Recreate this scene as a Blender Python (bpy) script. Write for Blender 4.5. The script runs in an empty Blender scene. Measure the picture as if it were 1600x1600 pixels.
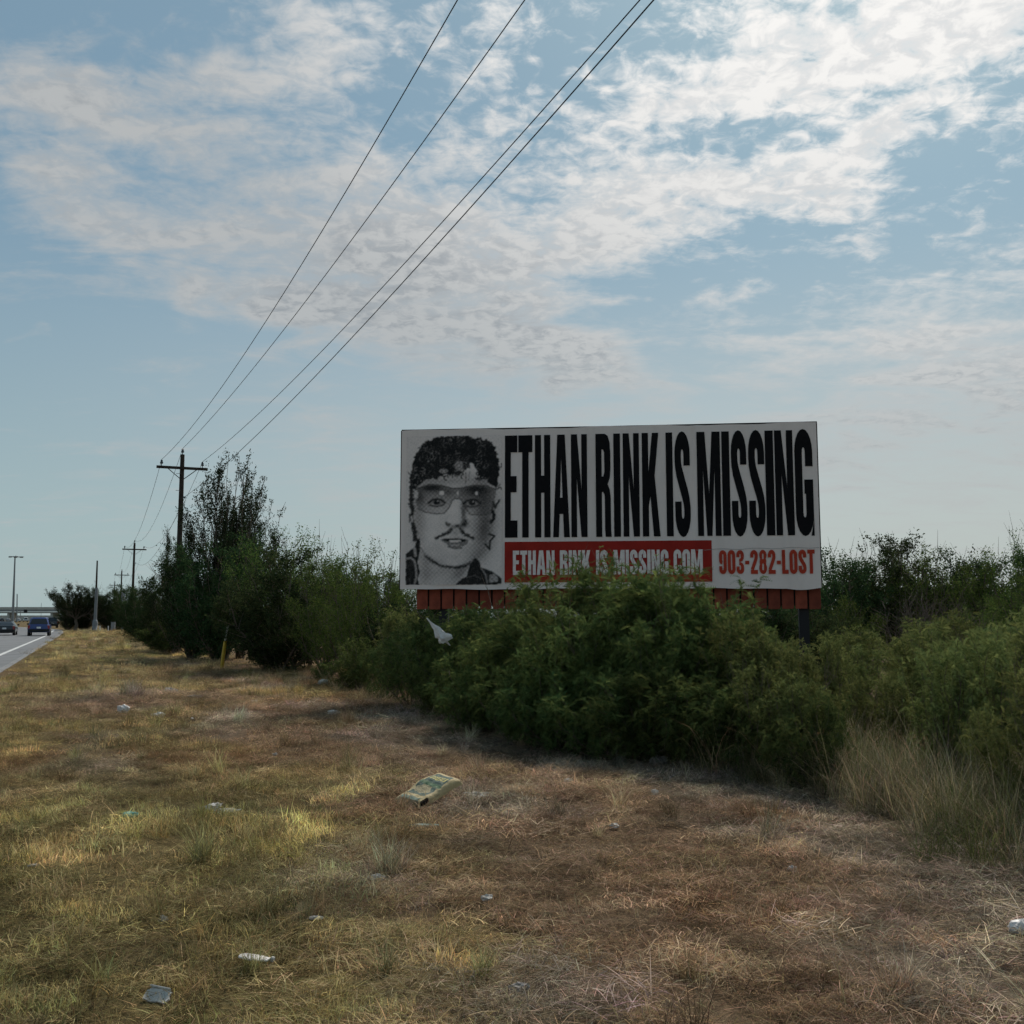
import bpy, bmesh, math, random
import numpy as np
from mathutils import Vector, Matrix
from mathutils.geometry import tessellate_polygon
R = math.radians
sc = bpy.context.scene
col = sc.collection

# ------------------------------------------------------------------ camera, world, sun, exposure
EYE = 1.65
FPX = 1570.0                                   # focal length in units of the 1600 px photograph
PITCH = math.atan(166.0 / FPX)
cam_d = bpy.data.cameras.new('camera'); cam = bpy.data.objects.new('camera', cam_d); col.objects.link(cam)
cam_d.sensor_width = 36; cam_d.lens = 36 * FPX / 1600; cam_d.clip_start = 0.05; cam_d.clip_end = 9000
cam.location = (0, 0, EYE); cam.rotation_euler = (R(90) + PITCH, 0, 0)
sc.camera = cam

SUN_EL, SUN_AZ = 47.0, 24.0                    # sun ahead of the camera, to the right, behind thin cloud
world = bpy.data.worlds.new('World'); sc.world = world; world.use_nodes = True
world.cycles.sampling_method = 'MANUAL'; world.cycles.sample_map_resolution = 256
sun_d = bpy.data.lights.new('sun', 'SUN'); sun = bpy.data.objects.new('sun', sun_d); col.objects.link(sun)
sun_d.energy = 2.0; sun_d.angle = R(9); sun_d.color = (1.0, 0.93, 0.84)
sun.rotation_euler = (R(90 - SUN_EL), 0, R(180 - SUN_AZ))
sc.view_settings.view_transform = 'Standard'; sc.view_settings.look = 'None'
sc.view_settings.exposure = 0.72; sc.view_settings.gamma = 1.0
sc.cycles.max_bounces = 5; sc.cycles.diffuse_bounces = 3; sc.cycles.transmission_bounces = 3
sc.cycles.glossy_bounces = 2; sc.cycles.transparent_max_bounces = 4
sc.cycles.use_denoising = True; sc.cycles.denoiser = 'OPENIMAGEDENOISE'; sc.cycles.denoising_input_passes = 'RGB_ALBEDO_NORMAL'; sc.cycles.denoising_prefilter = 'ACCURATE'
sc.cycles.use_adaptive_sampling = True; sc.cycles.adaptive_threshold = 0.018; sc.cycles.adaptive_min_samples = 16

def ray(px, py):
    u = (px - 800) / FPX; v = (800 - py) / FPX
    c, s = math.cos(PITCH), math.sin(PITCH)
    return np.array([u, c - v * s, s + v * c])
def at(px, py, Y):
    r = ray(px, py); return r * (Y / r[1]) + np.array([0, 0, EYE])
def gr(px, py):
    r = ray(px, py); return r * (-EYE / r[2]) + np.array([0, 0, EYE])

# ------------------------------------------------------------------ node helpers
class NT:
    def __init__(s, tree): s.t = tree; s.n = tree.nodes; s.l = tree.links
    def new(s, kind, **kw):
        n = s.n.new(kind)
        for k, v in kw.items(): setattr(n, k, v)
        return n
    def set(s, sock, v):
        if isinstance(v, bpy.types.NodeSocket): s.l.new(v, sock)
        elif v is not None: sock.default_value = v
    def math(s, op, a, b=None, c=None, clamp=False):
        n = s.new('ShaderNodeMath', operation=op, use_clamp=clamp)
        for i, v in enumerate((a, b, c)):
            if v is not None: s.set(n.inputs[i], v)
        return n.outputs[0]
    def vmath(s, op, a, b=None):
        n = s.new('ShaderNodeVectorMath', operation=op)
        s.set(n.inputs[0], a)
        if b is not None: s.set(n.inputs[1], b)
        return n
    def mix(s, f, a, b, kind='MIX'):
        n = s.new('ShaderNodeMix', data_type='RGBA', blend_type=kind, clamp_factor=True)
        s.set(n.inputs[0], f); s.set(n.inputs[6], a); s.set(n.inputs[7], b)
        return n.outputs[2]
    def noise(s, vec, scale, detail=4, rough=0.5, dist=0.0):
        n = s.new('ShaderNodeTexNoise'); s.set(n.inputs['Vector'], vec)
        n.inputs['Scale'].default_value = scale; n.inputs['Detail'].default_value = detail
        n.inputs['Roughness'].default_value = rough; n.inputs['Distortion'].default_value = dist
        return n.outputs[0]
    def smooth(s, x, a, b):
        n = s.new('ShaderNodeMapRange', interpolation_type='SMOOTHSTEP'); s.set(n.inputs[0], x)
        n.inputs[1].default_value = a; n.inputs[2].default_value = b
        return n.outputs[0]

# ------------------------------------------------------------------ the sky
def build_world():
    W = NT(world.node_tree); W.n.clear()
    out = W.new('ShaderNodeOutputWorld'); bg = W.new('ShaderNodeBackground')
    STR = 0.1
    bg.inputs[1].default_value = STR
    sky = W.new('ShaderNodeTexSky', sky_type='NISHITA')
    sky.sun_disc = False; sky.sun_elevation = R(SUN_EL); sky.sun_rotation = R(SUN_AZ)
    sky.air_density = 1.0; sky.dust_density = 1.5; sky.ozone_density = 1.5
    tc = W.new('ShaderNodeTexCoord'); d = W.vmath('NORMALIZE', tc.outputs['Generated']).outputs[0]
    sep = W.new('ShaderNodeSeparateXYZ'); W.l.new(d, sep.inputs[0])
    z = W.math('MAXIMUM', sep.outputs[2], 0.0)
    # cloud layer seen in perspective: direction projected on a high flat layer
    k = W.math('ADD', z, 0.16)
    pl = W.new('ShaderNodeCombineXYZ')
    W.l.new(W.math('DIVIDE', sep.outputs[0], k), pl.inputs[0]); W.l.new(W.math('DIVIDE', sep.outputs[1], k), pl.inputs[1])
    P = pl.outputs[0]
    mp = W.new('ShaderNodeMapping'); mp.inputs['Rotation'].default_value = (0, 0, R(-30)); mp.inputs['Scale'].default_value = (0.75, 1.3, 1)
    W.l.new(P, mp.inputs[0]); Pw = mp.outputs[0]
    mid = W.noise(Pw, 5.0, 6, 0.62, 0.5)
    puff = W.noise(P, 24.0, 4, 0.6, 0.4)
    # broad cloud banks, each at its own place in the sky: (x, y, half width, half height, tilt, weight)
    banks = [(400, 330, 260, 110, -14, .62), (110, 160, 80, 80, -35, .50), (80, 300, 100, 38, -18, .50), (520, 90, 70, 80, 40, .50), (330, 160, 130, 50, 0, .36), (430, 475, 210, 45, -4, .58), (200, 400, 90, 60, 30, .25),
             (1060, 325, 300, 52, 9, .80), (1290, 298, 130, 24, 9, .45), (1000, 180, 130, 75, 48, .55), (1480, 50, 230, 75, 8, .85), (1190, 70, 170, 70, 20, .55),
             (1420, 195, 95, 24, 4, .62), (1340, 365, 36, 46, 12, .75), (830, 480, 110, 90, -20, .70), (1130, 492, 60, 18, 18, .58), (985, 468, 26, 14, 10, .45),
             (38, 525, 36, 10, 0, .75), (1500, 620, 330, 120, 8, .68), (720, 250, 130, 80, 30, .50), (620, 390, 120, 60, 10, .42), (900, 575, 110, 50, -12, .70), (820, 60, 60, 25, 20, .3),
             (70, 520, 150, 90, 0, -.35), (1230, 440, 250, 40, 10, -.3), (1500, 262, 120, 26, 5, -.4), (1150, 240, 80, 24, 10, -.30), (200, 60, 150, 40, 0, -.3), (640, 60, 60, 60, 0, -.2)]
    wn = W.new('ShaderNodeTexNoise'); W.l.new(d, wn.inputs['Vector']); wn.inputs['Scale'].default_value = 9; wn.inputs['Detail'].default_value = 3
    wv = W.vmath('SUBTRACT', wn.outputs[1], (0.5, 0.5, 0.5)).outputs[0]
    tot = W.math('MULTIPLY', W.math('SUBTRACT', W.noise(Pw, 0.9, 1, 0.5, 0.0), 0.5), 0.7)
    sclv = W.new('ShaderNodeVectorMath', operation='SCALE'); W.l.new(wv, sclv.inputs[0]); sclv.inputs[3].default_value = 0.13
    dw = W.vmath('ADD', d, sclv.outputs[0]).outputs[0]
    bank = None
    for (px, py, hw, hh, tilt, wt) in banks:
        c = Vector(ray(px, py)).normalized()
        right = c.cross(Vector((0, 0, 1))).normalized(); up = right.cross(c)
        t = R(tilt)
        ax = (right * math.cos(t) + up * math.sin(t)) * (FPX / hw); ay = (-right * math.sin(t) + up * math.cos(t)) * (FPX / hh)
        qa = W.vmath('DOT_PRODUCT', dw, tuple(ax)).outputs['Value']; qb = W.vmath('DOT_PRODUCT', dw, tuple(ay)).outputs['Value']
        r2 = W.math('MULTIPLY_ADD', qb, qb, W.math('MULTIPLY', qa, qa))      # ax and ay are square to c, so no offset is needed
        bank = W.math('MULTIPLY_ADD', W.math('POWER', 0.42, r2), wt, bank if bank is not None else 0.0)
    front = W.smooth(sep.outputs[1], 0.0, 0.35)
    tot = W.math('MULTIPLY_ADD', bank, front, tot)
    # thin even veil, denser near the horizon, over clear blue; clouds near the sun shine through
    sd = Vector((math.sin(R(SUN_AZ)) * math.cos(R(SUN_EL)), math.cos(R(SUN_AZ)) * math.cos(R(SUN_EL)), math.sin(R(SUN_EL))))
    near_sun = W.vmath('DOT_PRODUCT', d, tuple(sd)).outputs['Value']
    glow = W.smooth(near_sun, 0.76, 1.0)
    pw = W.smooth(z, 0.12, 0.5)
    dens = W.math('MULTIPLY_ADD', W.math('SUBTRACT', mid, 0.5), 2.3, tot)
    dens = W.math('MULTIPLY_ADD', W.math('MULTIPLY', W.math('SUBTRACT', puff, 0.5), W.math('MULTIPLY_ADD', glow, 1.5, pw)), 1.1, dens)
    dens = W.math('MULTIPLY_ADD', W.math('MULTIPLY', dens, glow), 0.12, dens)
    cov = W.smooth(dens, -0.12, 0.92)
    hz = W.smooth(z, 0.40, 0.0)
    blue = W.mix(1.0, sky.outputs[0], (0.45, 0.57, 0.55, 1), 'MULTIPLY')
    def s(c): return tuple(v / STR for v in c) + (1,)
    veil = W.mix(hz, s((0.128, 0.196, 0.248)), s((0.232, 0.290, 0.298)))
    veil = W.mix(W.math('MULTIPLY', W.smooth(near_sun, 0.50, 0.90), W.smooth(z, 0.40, 0.05)), veil, s((0.318, 0.318, 0.305)))
    base = W.mix(W.math('MULTIPLY_ADD', hz, 0.22, 0.70), blue, veil)
    cloud = W.mix(glow, s((0.288, 0.296, 0.298)), s((0.62, 0.605, 0.585)))
    dark = W.mix(1.0, cloud, (0.66, 0.69, 0.73, 1), 'MULTIPLY')
    cloud = W.mix(W.math('MULTIPLY', W.smooth(dens, 0.35, 1.0), W.smooth(W.math('MULTIPLY_ADD', puff, 0.6, W.math('MULTIPLY', mid, 0.4)), 0.58, 0.40)), cloud, dark)
    cmax = W.math('MULTIPLY', cov, W.math('MULTIPLY_ADD', hz, -0.3, 0.95))
    fin = W.mix(cmax, base, cloud)
    W.l.new(fin, bg.inputs[0]); W.l.new(bg.outputs[0], out.inputs[0])
build_world()

# ------------------------------------------------------------------ object helpers
def tag(o, label=None, cat=None, group=None, kind=None):
    if label: o['label'] = label
    if cat: o['category'] = cat
    if group: o['group'] = group
    if kind: o['kind'] = kind
    return o
def empty(name, loc=(0, 0, 0), rz=0.0):
    o = bpy.data.objects.new(name, None); o.empty_display_size = 0.2; col.objects.link(o)
    o.location = loc; o.rotation_euler = (0, 0, rz); return o
def np_mesh(name, V, F3=None, F4=None, mats=(), colr=None, smooth=False):
    V = np.asarray(V, np.float32); me = bpy.data.meshes.new(name)
    F3 = np.zeros((0, 3), np.int32) if F3 is None else np.asarray(F3, np.int32).reshape(-1, 3)
    F4 = np.zeros((0, 4), np.int32) if F4 is None else np.asarray(F4, np.int32).reshape(-1, 4)
    me.vertices.add(len(V)); me.vertices.foreach_set('co', V.ravel())
    nl = len(F3) * 3 + len(F4) * 4
    me.loops.add(nl); me.loops.foreach_set('vertex_index', np.concatenate([F3.ravel(), F4.ravel()]))
    me.polygons.add(len(F3) + len(F4))
    st = np.concatenate([np.arange(len(F3)) * 3, len(F3) * 3 + np.arange(len(F4)) * 4]).astype(np.int32)
    me.polygons.foreach_set('loop_start', st)
    if smooth: me.polygons.foreach_set('use_smooth', np.ones(len(st), bool))
    if colr is not None:
        a = me.color_attributes.new('Col', 'FLOAT_COLOR', 'POINT')
        c = np.ones((len(V), 4), np.float32); c[:, :3] = np.asarray(colr, np.float32); a.data.foreach_set('color', c.ravel())
    for m in mats: me.materials.append(m)
    me.update(); me.validate()
    return me
def link(name, me, parent=None, loc=None, rot=None):
    o = bpy.data.objects.new(name, me); col.objects.link(o)
    if parent is not None: o.parent = parent
    if loc is not None: o.location = loc
    if rot is not None: o.rotation_euler = rot
    return o
def py_mesh(name, V, F, mat, smooth=False):
    me = bpy.data.meshes.new(name); me.from_pydata([tuple(map(float, v)) for v in V], [], [tuple(map(int, f)) for f in F])
    me.materials.append(mat)
    if smooth: me.polygons.foreach_set('use_smooth', np.ones(len(me.polygons), bool))
    me.update(); return me
def box_data(c, s, bev=0.0):
    bm = bmesh.new(); bmesh.ops.create_cube(bm, size=1)
    for v in bm.verts: v.co = Vector((v.co.x * s[0] + c[0], v.co.y * s[1] + c[1], v.co.z * s[2] + c[2]))
    if bev > 0: bmesh.ops.bevel(bm, geom=bm.edges[:], offset=bev, segments=2, affect='EDGES')
    return bm
def bm_obj(name, bm, mat, parent=None, smooth=False):
    me = bpy.data.meshes.new(name); bm.normal_update(); bm.to_mesh(me); bm.free(); me.materials.append(mat)
    if smooth: me.polygons.foreach_set('use_smooth', np.ones(len(me.polygons), bool))
    return link(name, me, parent)
def box(name, c, s, mat, parent=None, bev=0.0): return bm_obj(name, box_data(c, s, bev), mat, parent)
def tube_arrays(pts, rad, sides=6):
    pts = np.asarray(pts, float); n = len(pts); rad = np.broadcast_to(np.asarray(rad, float), (n,))
    T = np.gradient(pts, axis=0); T /= np.linalg.norm(T, axis=1)[:, None] + 1e-9
    ref = np.where(np.abs(T[:, 2:3]) > 0.9, np.array([[1., 0, 0]]), np.array([[0, 0, 1.]]))
    A = np.cross(T, ref); A /= np.linalg.norm(A, axis=1)[:, None] + 1e-9; B = np.cross(T, A)
    a = np.arange(sides) / sides * 2 * np.pi
    V = pts[:, None] + rad[:, None, None] * (A[:, None] * np.cos(a)[None, :, None] + B[:, None] * np.sin(a)[None, :, None])
    i = np.arange(n - 1)[:, None] * sides + np.arange(sides)[None]
    j = np.arange(n - 1)[:, None] * sides + (np.arange(sides)[None] + 1) % sides
    F = np.stack([i, j, j + sides, i + sides], -1).reshape(-1, 4)
    return V.reshape(-1, 3), F
def tube(name, pts, rad, mat, parent=None, sides=8, cap=True):
    V, F = tube_arrays(pts, rad, sides); F = [tuple(f) for f in F]
    if cap: F.append(tuple(range(sides))[::-1]); F.append(tuple(range(len(V) - sides, len(V))))
    return link(name, py_mesh(name, V, F, mat, False), parent)
def lathe(name, prof, mat, parent=None, sides=10, loc=(0, 0, 0)):
    V = []; F = []
    for r, z in prof:
        for i in range(sides): V.append((loc[0] + r * math.cos(i / sides * 2 * math.pi), loc[1] + r * math.sin(i / sides * 2 * math.pi), loc[2] + z))
    for k in range(len(prof) - 1):
        for i in range(sides): F.append((k * sides + i, k * sides + (i + 1) % sides, (k + 1) * sides + (i + 1) % sides, (k + 1) * sides + i))
    F.append(tuple(range(sides))[::-1]); F.append(tuple(range(len(V) - sides, len(V))))
    return link(name, py_mesh(name, V, F, mat, True), parent)
def hash2(i, j, s):
    h = np.sin(i * 127.1 + j * 311.7 + s * 74.7) * 43758.5453
    return h - np.floor(h)
def vnoise(x, y, s=0):
    x = np.asarray(x, float); y = np.asarray(y, float)
    i = np.floor(x); j = np.floor(y); fx = x - i; fy = y - j
    fx = fx * fx * (3 - 2 * fx); fy = fy * fy * (3 - 2 * fy)
    return (hash2(i, j, s) * (1 - fx) + hash2(i + 1, j, s) * fx) * (1 - fy) + (hash2(i, j + 1, s) * (1 - fx) + hash2(i + 1, j + 1, s) * fx) * fy
def fbm(x, y, s=0, o=4):
    t = 0; a = 0.5; n = 0
    for k in range(o): t = t + a * vnoise(x * 2 ** k, y * 2 ** k, s + k * 13); n += a; a *= 0.5
    return t / n
def sst(x, a, b):
    t = np.clip((x - a) / (b - a), 0, 1); return t * t * (3 - 2 * t)

# ------------------------------------------------------------------ materials
def material(name, colr, rough=0.8, spec=0.3, metal=0.0, var=0.0, vscale=8.0, bump=0.0, bscale=60.0, attr=None, coat=0.0):
    m = bpy.data.materials.new(name); m.use_nodes = True; N = NT(m.node_tree); b = N.n['Principled BSDF']
    b.inputs['Roughness'].default_value = rough; b.inputs['Specular IOR Level'].default_value = spec; b.inputs['Metallic'].default_value = metal
    b.inputs['Coat Weight'].default_value = coat
    tc = N.new('ShaderNodeTexCoord'); c = colr + (1,)
    if attr:
        a = N.new('ShaderNodeAttribute', attribute_name=attr); c = a.outputs[0]
    if var > 0:
        n = N.noise(tc.outputs['Object'], vscale, 6, 0.6)
        f = N.smooth(n, 0.3, 0.7)
        lo = N.mix(1.0, c, (1 - var, 1 - var, 1 - var, 1), 'MULTIPLY')
        hi = N.mix(1.0, c, (1 + var * .6,) * 3 + (1,), 'MULTIPLY')
        c = N.mix(f, lo, hi)
    N.set(b.inputs['Base Color'], c)
    if bump > 0:
        bp = N.new('ShaderNodeBump'); bp.inputs['Strength'].default_value = bump; bp.inputs['Distance'].default_value = 0.02
        N.l.new(N.noise(tc.outputs['Object'], bscale, 5), bp.inputs['Height']); N.l.new(bp.outputs[0], b.inputs['Normal'])
    return m
def leaf_material(name, tint, trans=0.3, instancer=False):
    m = bpy.data.materials.new(name); m.use_nodes = True; N = NT(m.node_tree); N.n.clear()
    out = N.new('ShaderNodeOutputMaterial')
    a = N.new('ShaderNodeAttribute', attribute_name='Col')
    c = N.mix(1.0, a.outputs[0], tint + (1,), 'MULTIPLY')
    if instancer:
        t = N.new('ShaderNodeAttribute', attribute_name='tint', attribute_type='INSTANCER')
        c = N.mix(1.0, c, t.outputs[0], 'MULTIPLY')
    else:
        oi = N.new('ShaderNodeObjectInfo')
        f = N.math('MULTIPLY_ADD', oi.outputs['Random'], 0.5, 0.75)
        h = N.new('ShaderNodeHueSaturation'); N.l.new(c, h.inputs['Color']); N.l.new(f, h.inputs['Value'])
        N.l.new(N.math('MULTIPLY_ADD', oi.outputs['Random'], 0.03, 0.485), h.inputs['Hue']); c = h.outputs[0]
    d = N.new('ShaderNodeBsdfDiffuse'); t = N.new('ShaderNodeBsdfTranslucent'); mx = N.new('ShaderNodeMixShader')
    N.l.new(c, d.inputs[0]); N.l.new(c, t.inputs[0]); mx.inputs[0].default_value = trans
    N.l.new(d.outputs[0], mx.inputs[1]); N.l.new(t.outputs[0], mx.inputs[2]); N.l.new(mx.outputs[0], out.inputs[0])
    return m
M = {}
M['bark'] = material('bark', (0.14, 0.112, 0.088), 0.9, 0.1, var=0.3, vscale=20)
M['feather'] = leaf_material('feathery_leaf', (1, 1, 1), 0.3)
M['grass'] = leaf_material('grass_blade', (1, 1, 1), 0.3, instancer=True)
M['pole_wood'] = material('pole_wood', (0.05, 0.038, 0.03), 0.9, 0.15, var=0.35, vscale=6)
M['insulator'] = material('insulator', (0.05, 0.055, 0.06), 0.25, 0.5)
M['wire'] = material('wire', (0.02, 0.021, 0.024), 0.6, 0.3)
M['galv'] = material('galvanised_steel', (0.25, 0.26, 0.27), 0.5, 0.4, 0.6, var=0.15)
M['concrete'] = material('concrete', (0.34, 0.33, 0.31), 0.9, 0.2, var=0.15, vscale=3)
M['black_steel'] = material('black_steel', (0.012, 0.012, 0.014), 0.6, 0.3)
M['white_paint'] = material('line_paint', (0.6, 0.6, 0.58), 0.8, 0.2, var=0.25, vscale=3)
M['tyre'] = material('tyre', (0.018, 0.018, 0.018), 0.85, 0.2)
M['glass'] = material('dark_glass', (0.015, 0.018, 0.022), 0.06, 0.6)
M['chrome'] = material('rim_metal', (0.45, 0.45, 0.46), 0.35, 0.5, 0.8)
M['tail'] = material('tail_lamp', (0.28, 0.01, 0.01), 0.3, 0.5)
M['plate'] = material('number_plate', (0.7, 0.7, 0.7), 0.5, 0.4)
def paint(n, c): return material(n, c, 0.3, 0.5, 0.0, coat=0.6)
M['blue'] = paint('blue_paint', (0.012, 0.035, 0.16)); M['black'] = paint('black_paint', (0.012, 0.012, 0.014))
M['silver'] = paint('silver_paint', (0.4, 0.41, 0.42)); M['white'] = paint('white_car_paint', (0.7, 0.7, 0.7)); M['trim'] = material('trim', (0.02, 0.02, 0.02), 0.7, 0.3)
# ------------------------------------------------------------------ ground, road
def road_edge(y): return np.interp(y, [-60, 93.7, 141.8, 170, 220, 300], [22.4, -42.1, -63.1, -79, -115, -180])
def brush_line(y): return np.interp(y, [-10, 4, 7, 9.7, 11.5, 14.1, 18.2, 23, 30, 60, 120], [12, 5.2, 3.9, 3.2, 1.9, 0.2, -1.8, -4.2, -8.0, -20.6, -46])
def zone(x, y, jit=0.0):
    """albedo of the dry verge at a place on the ground"""
    n1 = fbm(x * .45, y * .45, 1) - .5; n2 = fbm(x * 1.1 + 9, y * 1.1, 5) - .5; n3 = fbm(x * .9, y * .7 + 31, 9) - .5; n4 = fbm(x * .25 + 4, y * .16, 17) - .5
    green = sst(-x - 0.25 - np.abs(y - 6.8) * 0.15 + n1 * 3.6 + n2 * 1.6, -0.1, 1.3) * sst(13 - y, 0, 5)
    green = np.maximum(green, 0.75 * sst(-x - y * .26 + n4 * 14, 0, 3) * sst(y, 9, 13) * (0.4 + 0.6 * sst(n2, -.1, .15)))
    yellow = sst(n2 * 1.4 + n1 - 0.22 * sst(24 - y, 0, 8) + 0.70 * green + 0.28 * sst(y, 22, 40), 0.08, 0.42)
    grey = sst(n3 + 0.10 * sst(x, -1, 1) + 0.22 * sst(x - brush_line(y), -3.2, -.6) * sst(20 - y, 0, 4), 0.02, 0.22)
    red = sst(n4 * 1.2 - n3 * .7 + .10 * sst(y, 14, 24) * sst(x + .3 * y, -3, 3), 0.10, 0.32)
    brown = np.array([.480, .335, .208]); c = np.broadcast_to(brown, x.shape + (3,)).copy()
    def mixin(c, w, k): return c * (1 - w[..., None]) + np.array(k) * w[..., None]
    c = mixin(c, grey * .95, (.510, .415, .305)); c = mixin(c, red * .9, (.450, .265, .145))
    c = mixin(c, green * .95, (.420, .358, .150)); c = mixin(c, yellow * .55, (.600, .460, .205))
    deep = sst(green * (0.5 + n3 * 2.2 - n1), .55, .95); c = mixin(c, deep * .4, (.200, .205, .075))
    return c, green
gx = np.unique(np.round(np.concatenate([-np.geomspace(20, 3500, 40), np.arange(-20, 12.01, .25), np.geomspace(12, 3500, 40)]), 4))
gy = np.unique(np.round(np.concatenate([-np.geomspace(4, 400, 14), np.arange(-4, 2, 1.0), np.arange(2, 32, .25), np.geomspace(32, 5000, 60)]), 4))
GX, GY = np.meshgrid(gx, gy)
def ground_z(x, y):
    a = sst(x - road_edge(y), .6, 3) * sst(60 - np.abs(y), 0, 25)
    return a * ((fbm(x * .5, y * .5, 40) - .5) * .14 + (fbm(x * 2.2, y * 2.2, 45, 2) - .5) * .05) - 0.02 * (1 - a)
GZ = ground_z(GX, GY)
ny, nx = GX.shape
idx = np.arange(ny * nx).reshape(ny, nx)
F4 = np.stack([idx[:-1, :-1], idx[:-1, 1:], idx[1:, 1:], idx[1:, :-1]], -1).reshape(-1, 4)
gc, _ = zone(GX.ravel(), GY.ravel())
def ground_mat():
    m = bpy.data.materials.new('dry_ground'); m.use_nodes = True; N = NT(m.node_tree); b = N.n['Principled BSDF']
    b.inputs['Roughness'].default_value = 0.95; b.inputs['Specular IOR Level'].default_value = 0.1
    tc = N.new('ShaderNodeTexCoord'); a = N.new('ShaderNodeAttribute', attribute_name='Col')
    v = tc.outputs['Object']
    mp = N.new('ShaderNodeMapping'); mp.inputs['Rotation'].default_value = (0, 0, R(20)); mp.inputs['Scale'].default_value = (1, 0.35, 1); N.l.new(v, mp.inputs[0])
    n1 = N.smooth(N.noise(mp.outputs[0], 26, 6, .7), .3, .7); n2 = N.smooth(N.noise(v, 1.3, 6, .6), .3, .7)
    c = N.mix(n1, N.mix(1, a.outputs[0], (.16, .15, .145, 1), 'MULTIPLY'), N.mix(1, a.outputs[0], (.40, .38, .36, 1), 'MULTIPLY'))
    c = N.mix(n2, N.mix(1, c, (.8, .78, .75, 1), 'MULTIPLY'), c)
    N.l.new(c, b.inputs['Base Color'])
    bp = N.new('ShaderNodeBump'); bp.inputs['Strength'].default_value = .8; bp.inputs['Distance'].default_value = .04
    N.l.new(N.noise(v, 18, 6, .7), bp.inputs['Height']); N.l.new(bp.outputs[0], b.inputs['Normal'])
    return m
M['ground'] = ground_mat()
ground = tag(link('ground', np_mesh('ground', np.stack([GX.ravel(), GY.ravel(), GZ.ravel()], -1), None, F4, [M['ground']], gc, True)), 'dry brown grassy roadside ground running to the horizon', kind='structure')

def asphalt():
    m = bpy.data.materials.new('asphalt'); m.use_nodes = True; N = NT(m.node_tree); b = N.n['Principled BSDF']
    tc = N.new('ShaderNodeTexCoord'); v = tc.outputs['Object']
    mp = N.new('ShaderNodeMapping'); mp.inputs['Rotation'].default_value = (0, 0, R(-22.8)); mp.inputs['Scale'].default_value = (1, .05, 1); N.l.new(v, mp.inputs[0])
    f = N.smooth(N.noise(mp.outputs[0], 1.1, 4, .6), .35, .65); g = N.noise(v, 50, 4, .7)
    c = N.mix(f, (.145, .146, .150, 1), (.205, .206, .208, 1)); c = N.mix(N.math('MULTIPLY', g, .4), c, (.09, .09, .09, 1))
    N.l.new(c, b.inputs['Base Color']); b.inputs['Roughness'].default_value = .75; b.inputs['Specular IOR Level'].default_value = .35
    return m
M['asphalt'] = asphalt()
rp = [(22.4, -60), (-42.1, 93.7), (-52.0, 117), (-63.1, 141.8), (-79, 170), (-115, 220), (-180, 300)]
lp = [(12.5, -60), (-51.9, 93.7), (-61.8, 117), (-69.0, 141.8), (-86, 170), (-123, 220), (-189, 300)]
V = [(x, y, .03) for x, y in rp] + [(x, y, .03) for x, y in lp] + [(x + .25, y, -.05) for x, y in rp]
n = len(rp)
F = [(n + i, i, i + 1, n + i + 1) for i in range(n - 1)] + [(i, 2 * n + i, 2 * n + i + 1, i + 1) for i in range(n - 1)]
tag(link('road', py_mesh('road', V, F, M['asphalt'])), 'grey asphalt frontage road curving away at the left edge', kind='structure')
def strip(name, off, w, label, lo=-60, hi=300, dash=None):
    ys = np.arange(lo, hi, 3.0); V = []; F = []
    for k, y in enumerate(ys):
        if dash and (k // 1) % 4 > 0: continue
        for yy in (y, y + 3.0):
            x = float(road_edge(yy)) - off; V += [(x - w / 2, yy, .036), (x + w / 2, yy, .036)]
        b = len(V) - 4; F.append((b, b + 1, b + 3, b + 2))
    return tag(link(name, py_mesh(name, V, F, M['white_paint'])), label, kind='structure')
strip('road_edge_line', 1.05, .22, 'solid white edge line along the right side of the road')
strip('road_lane_line', 5.3, .14, 'dashed white lane line between the two lanes', hi=116, dash=True)

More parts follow.
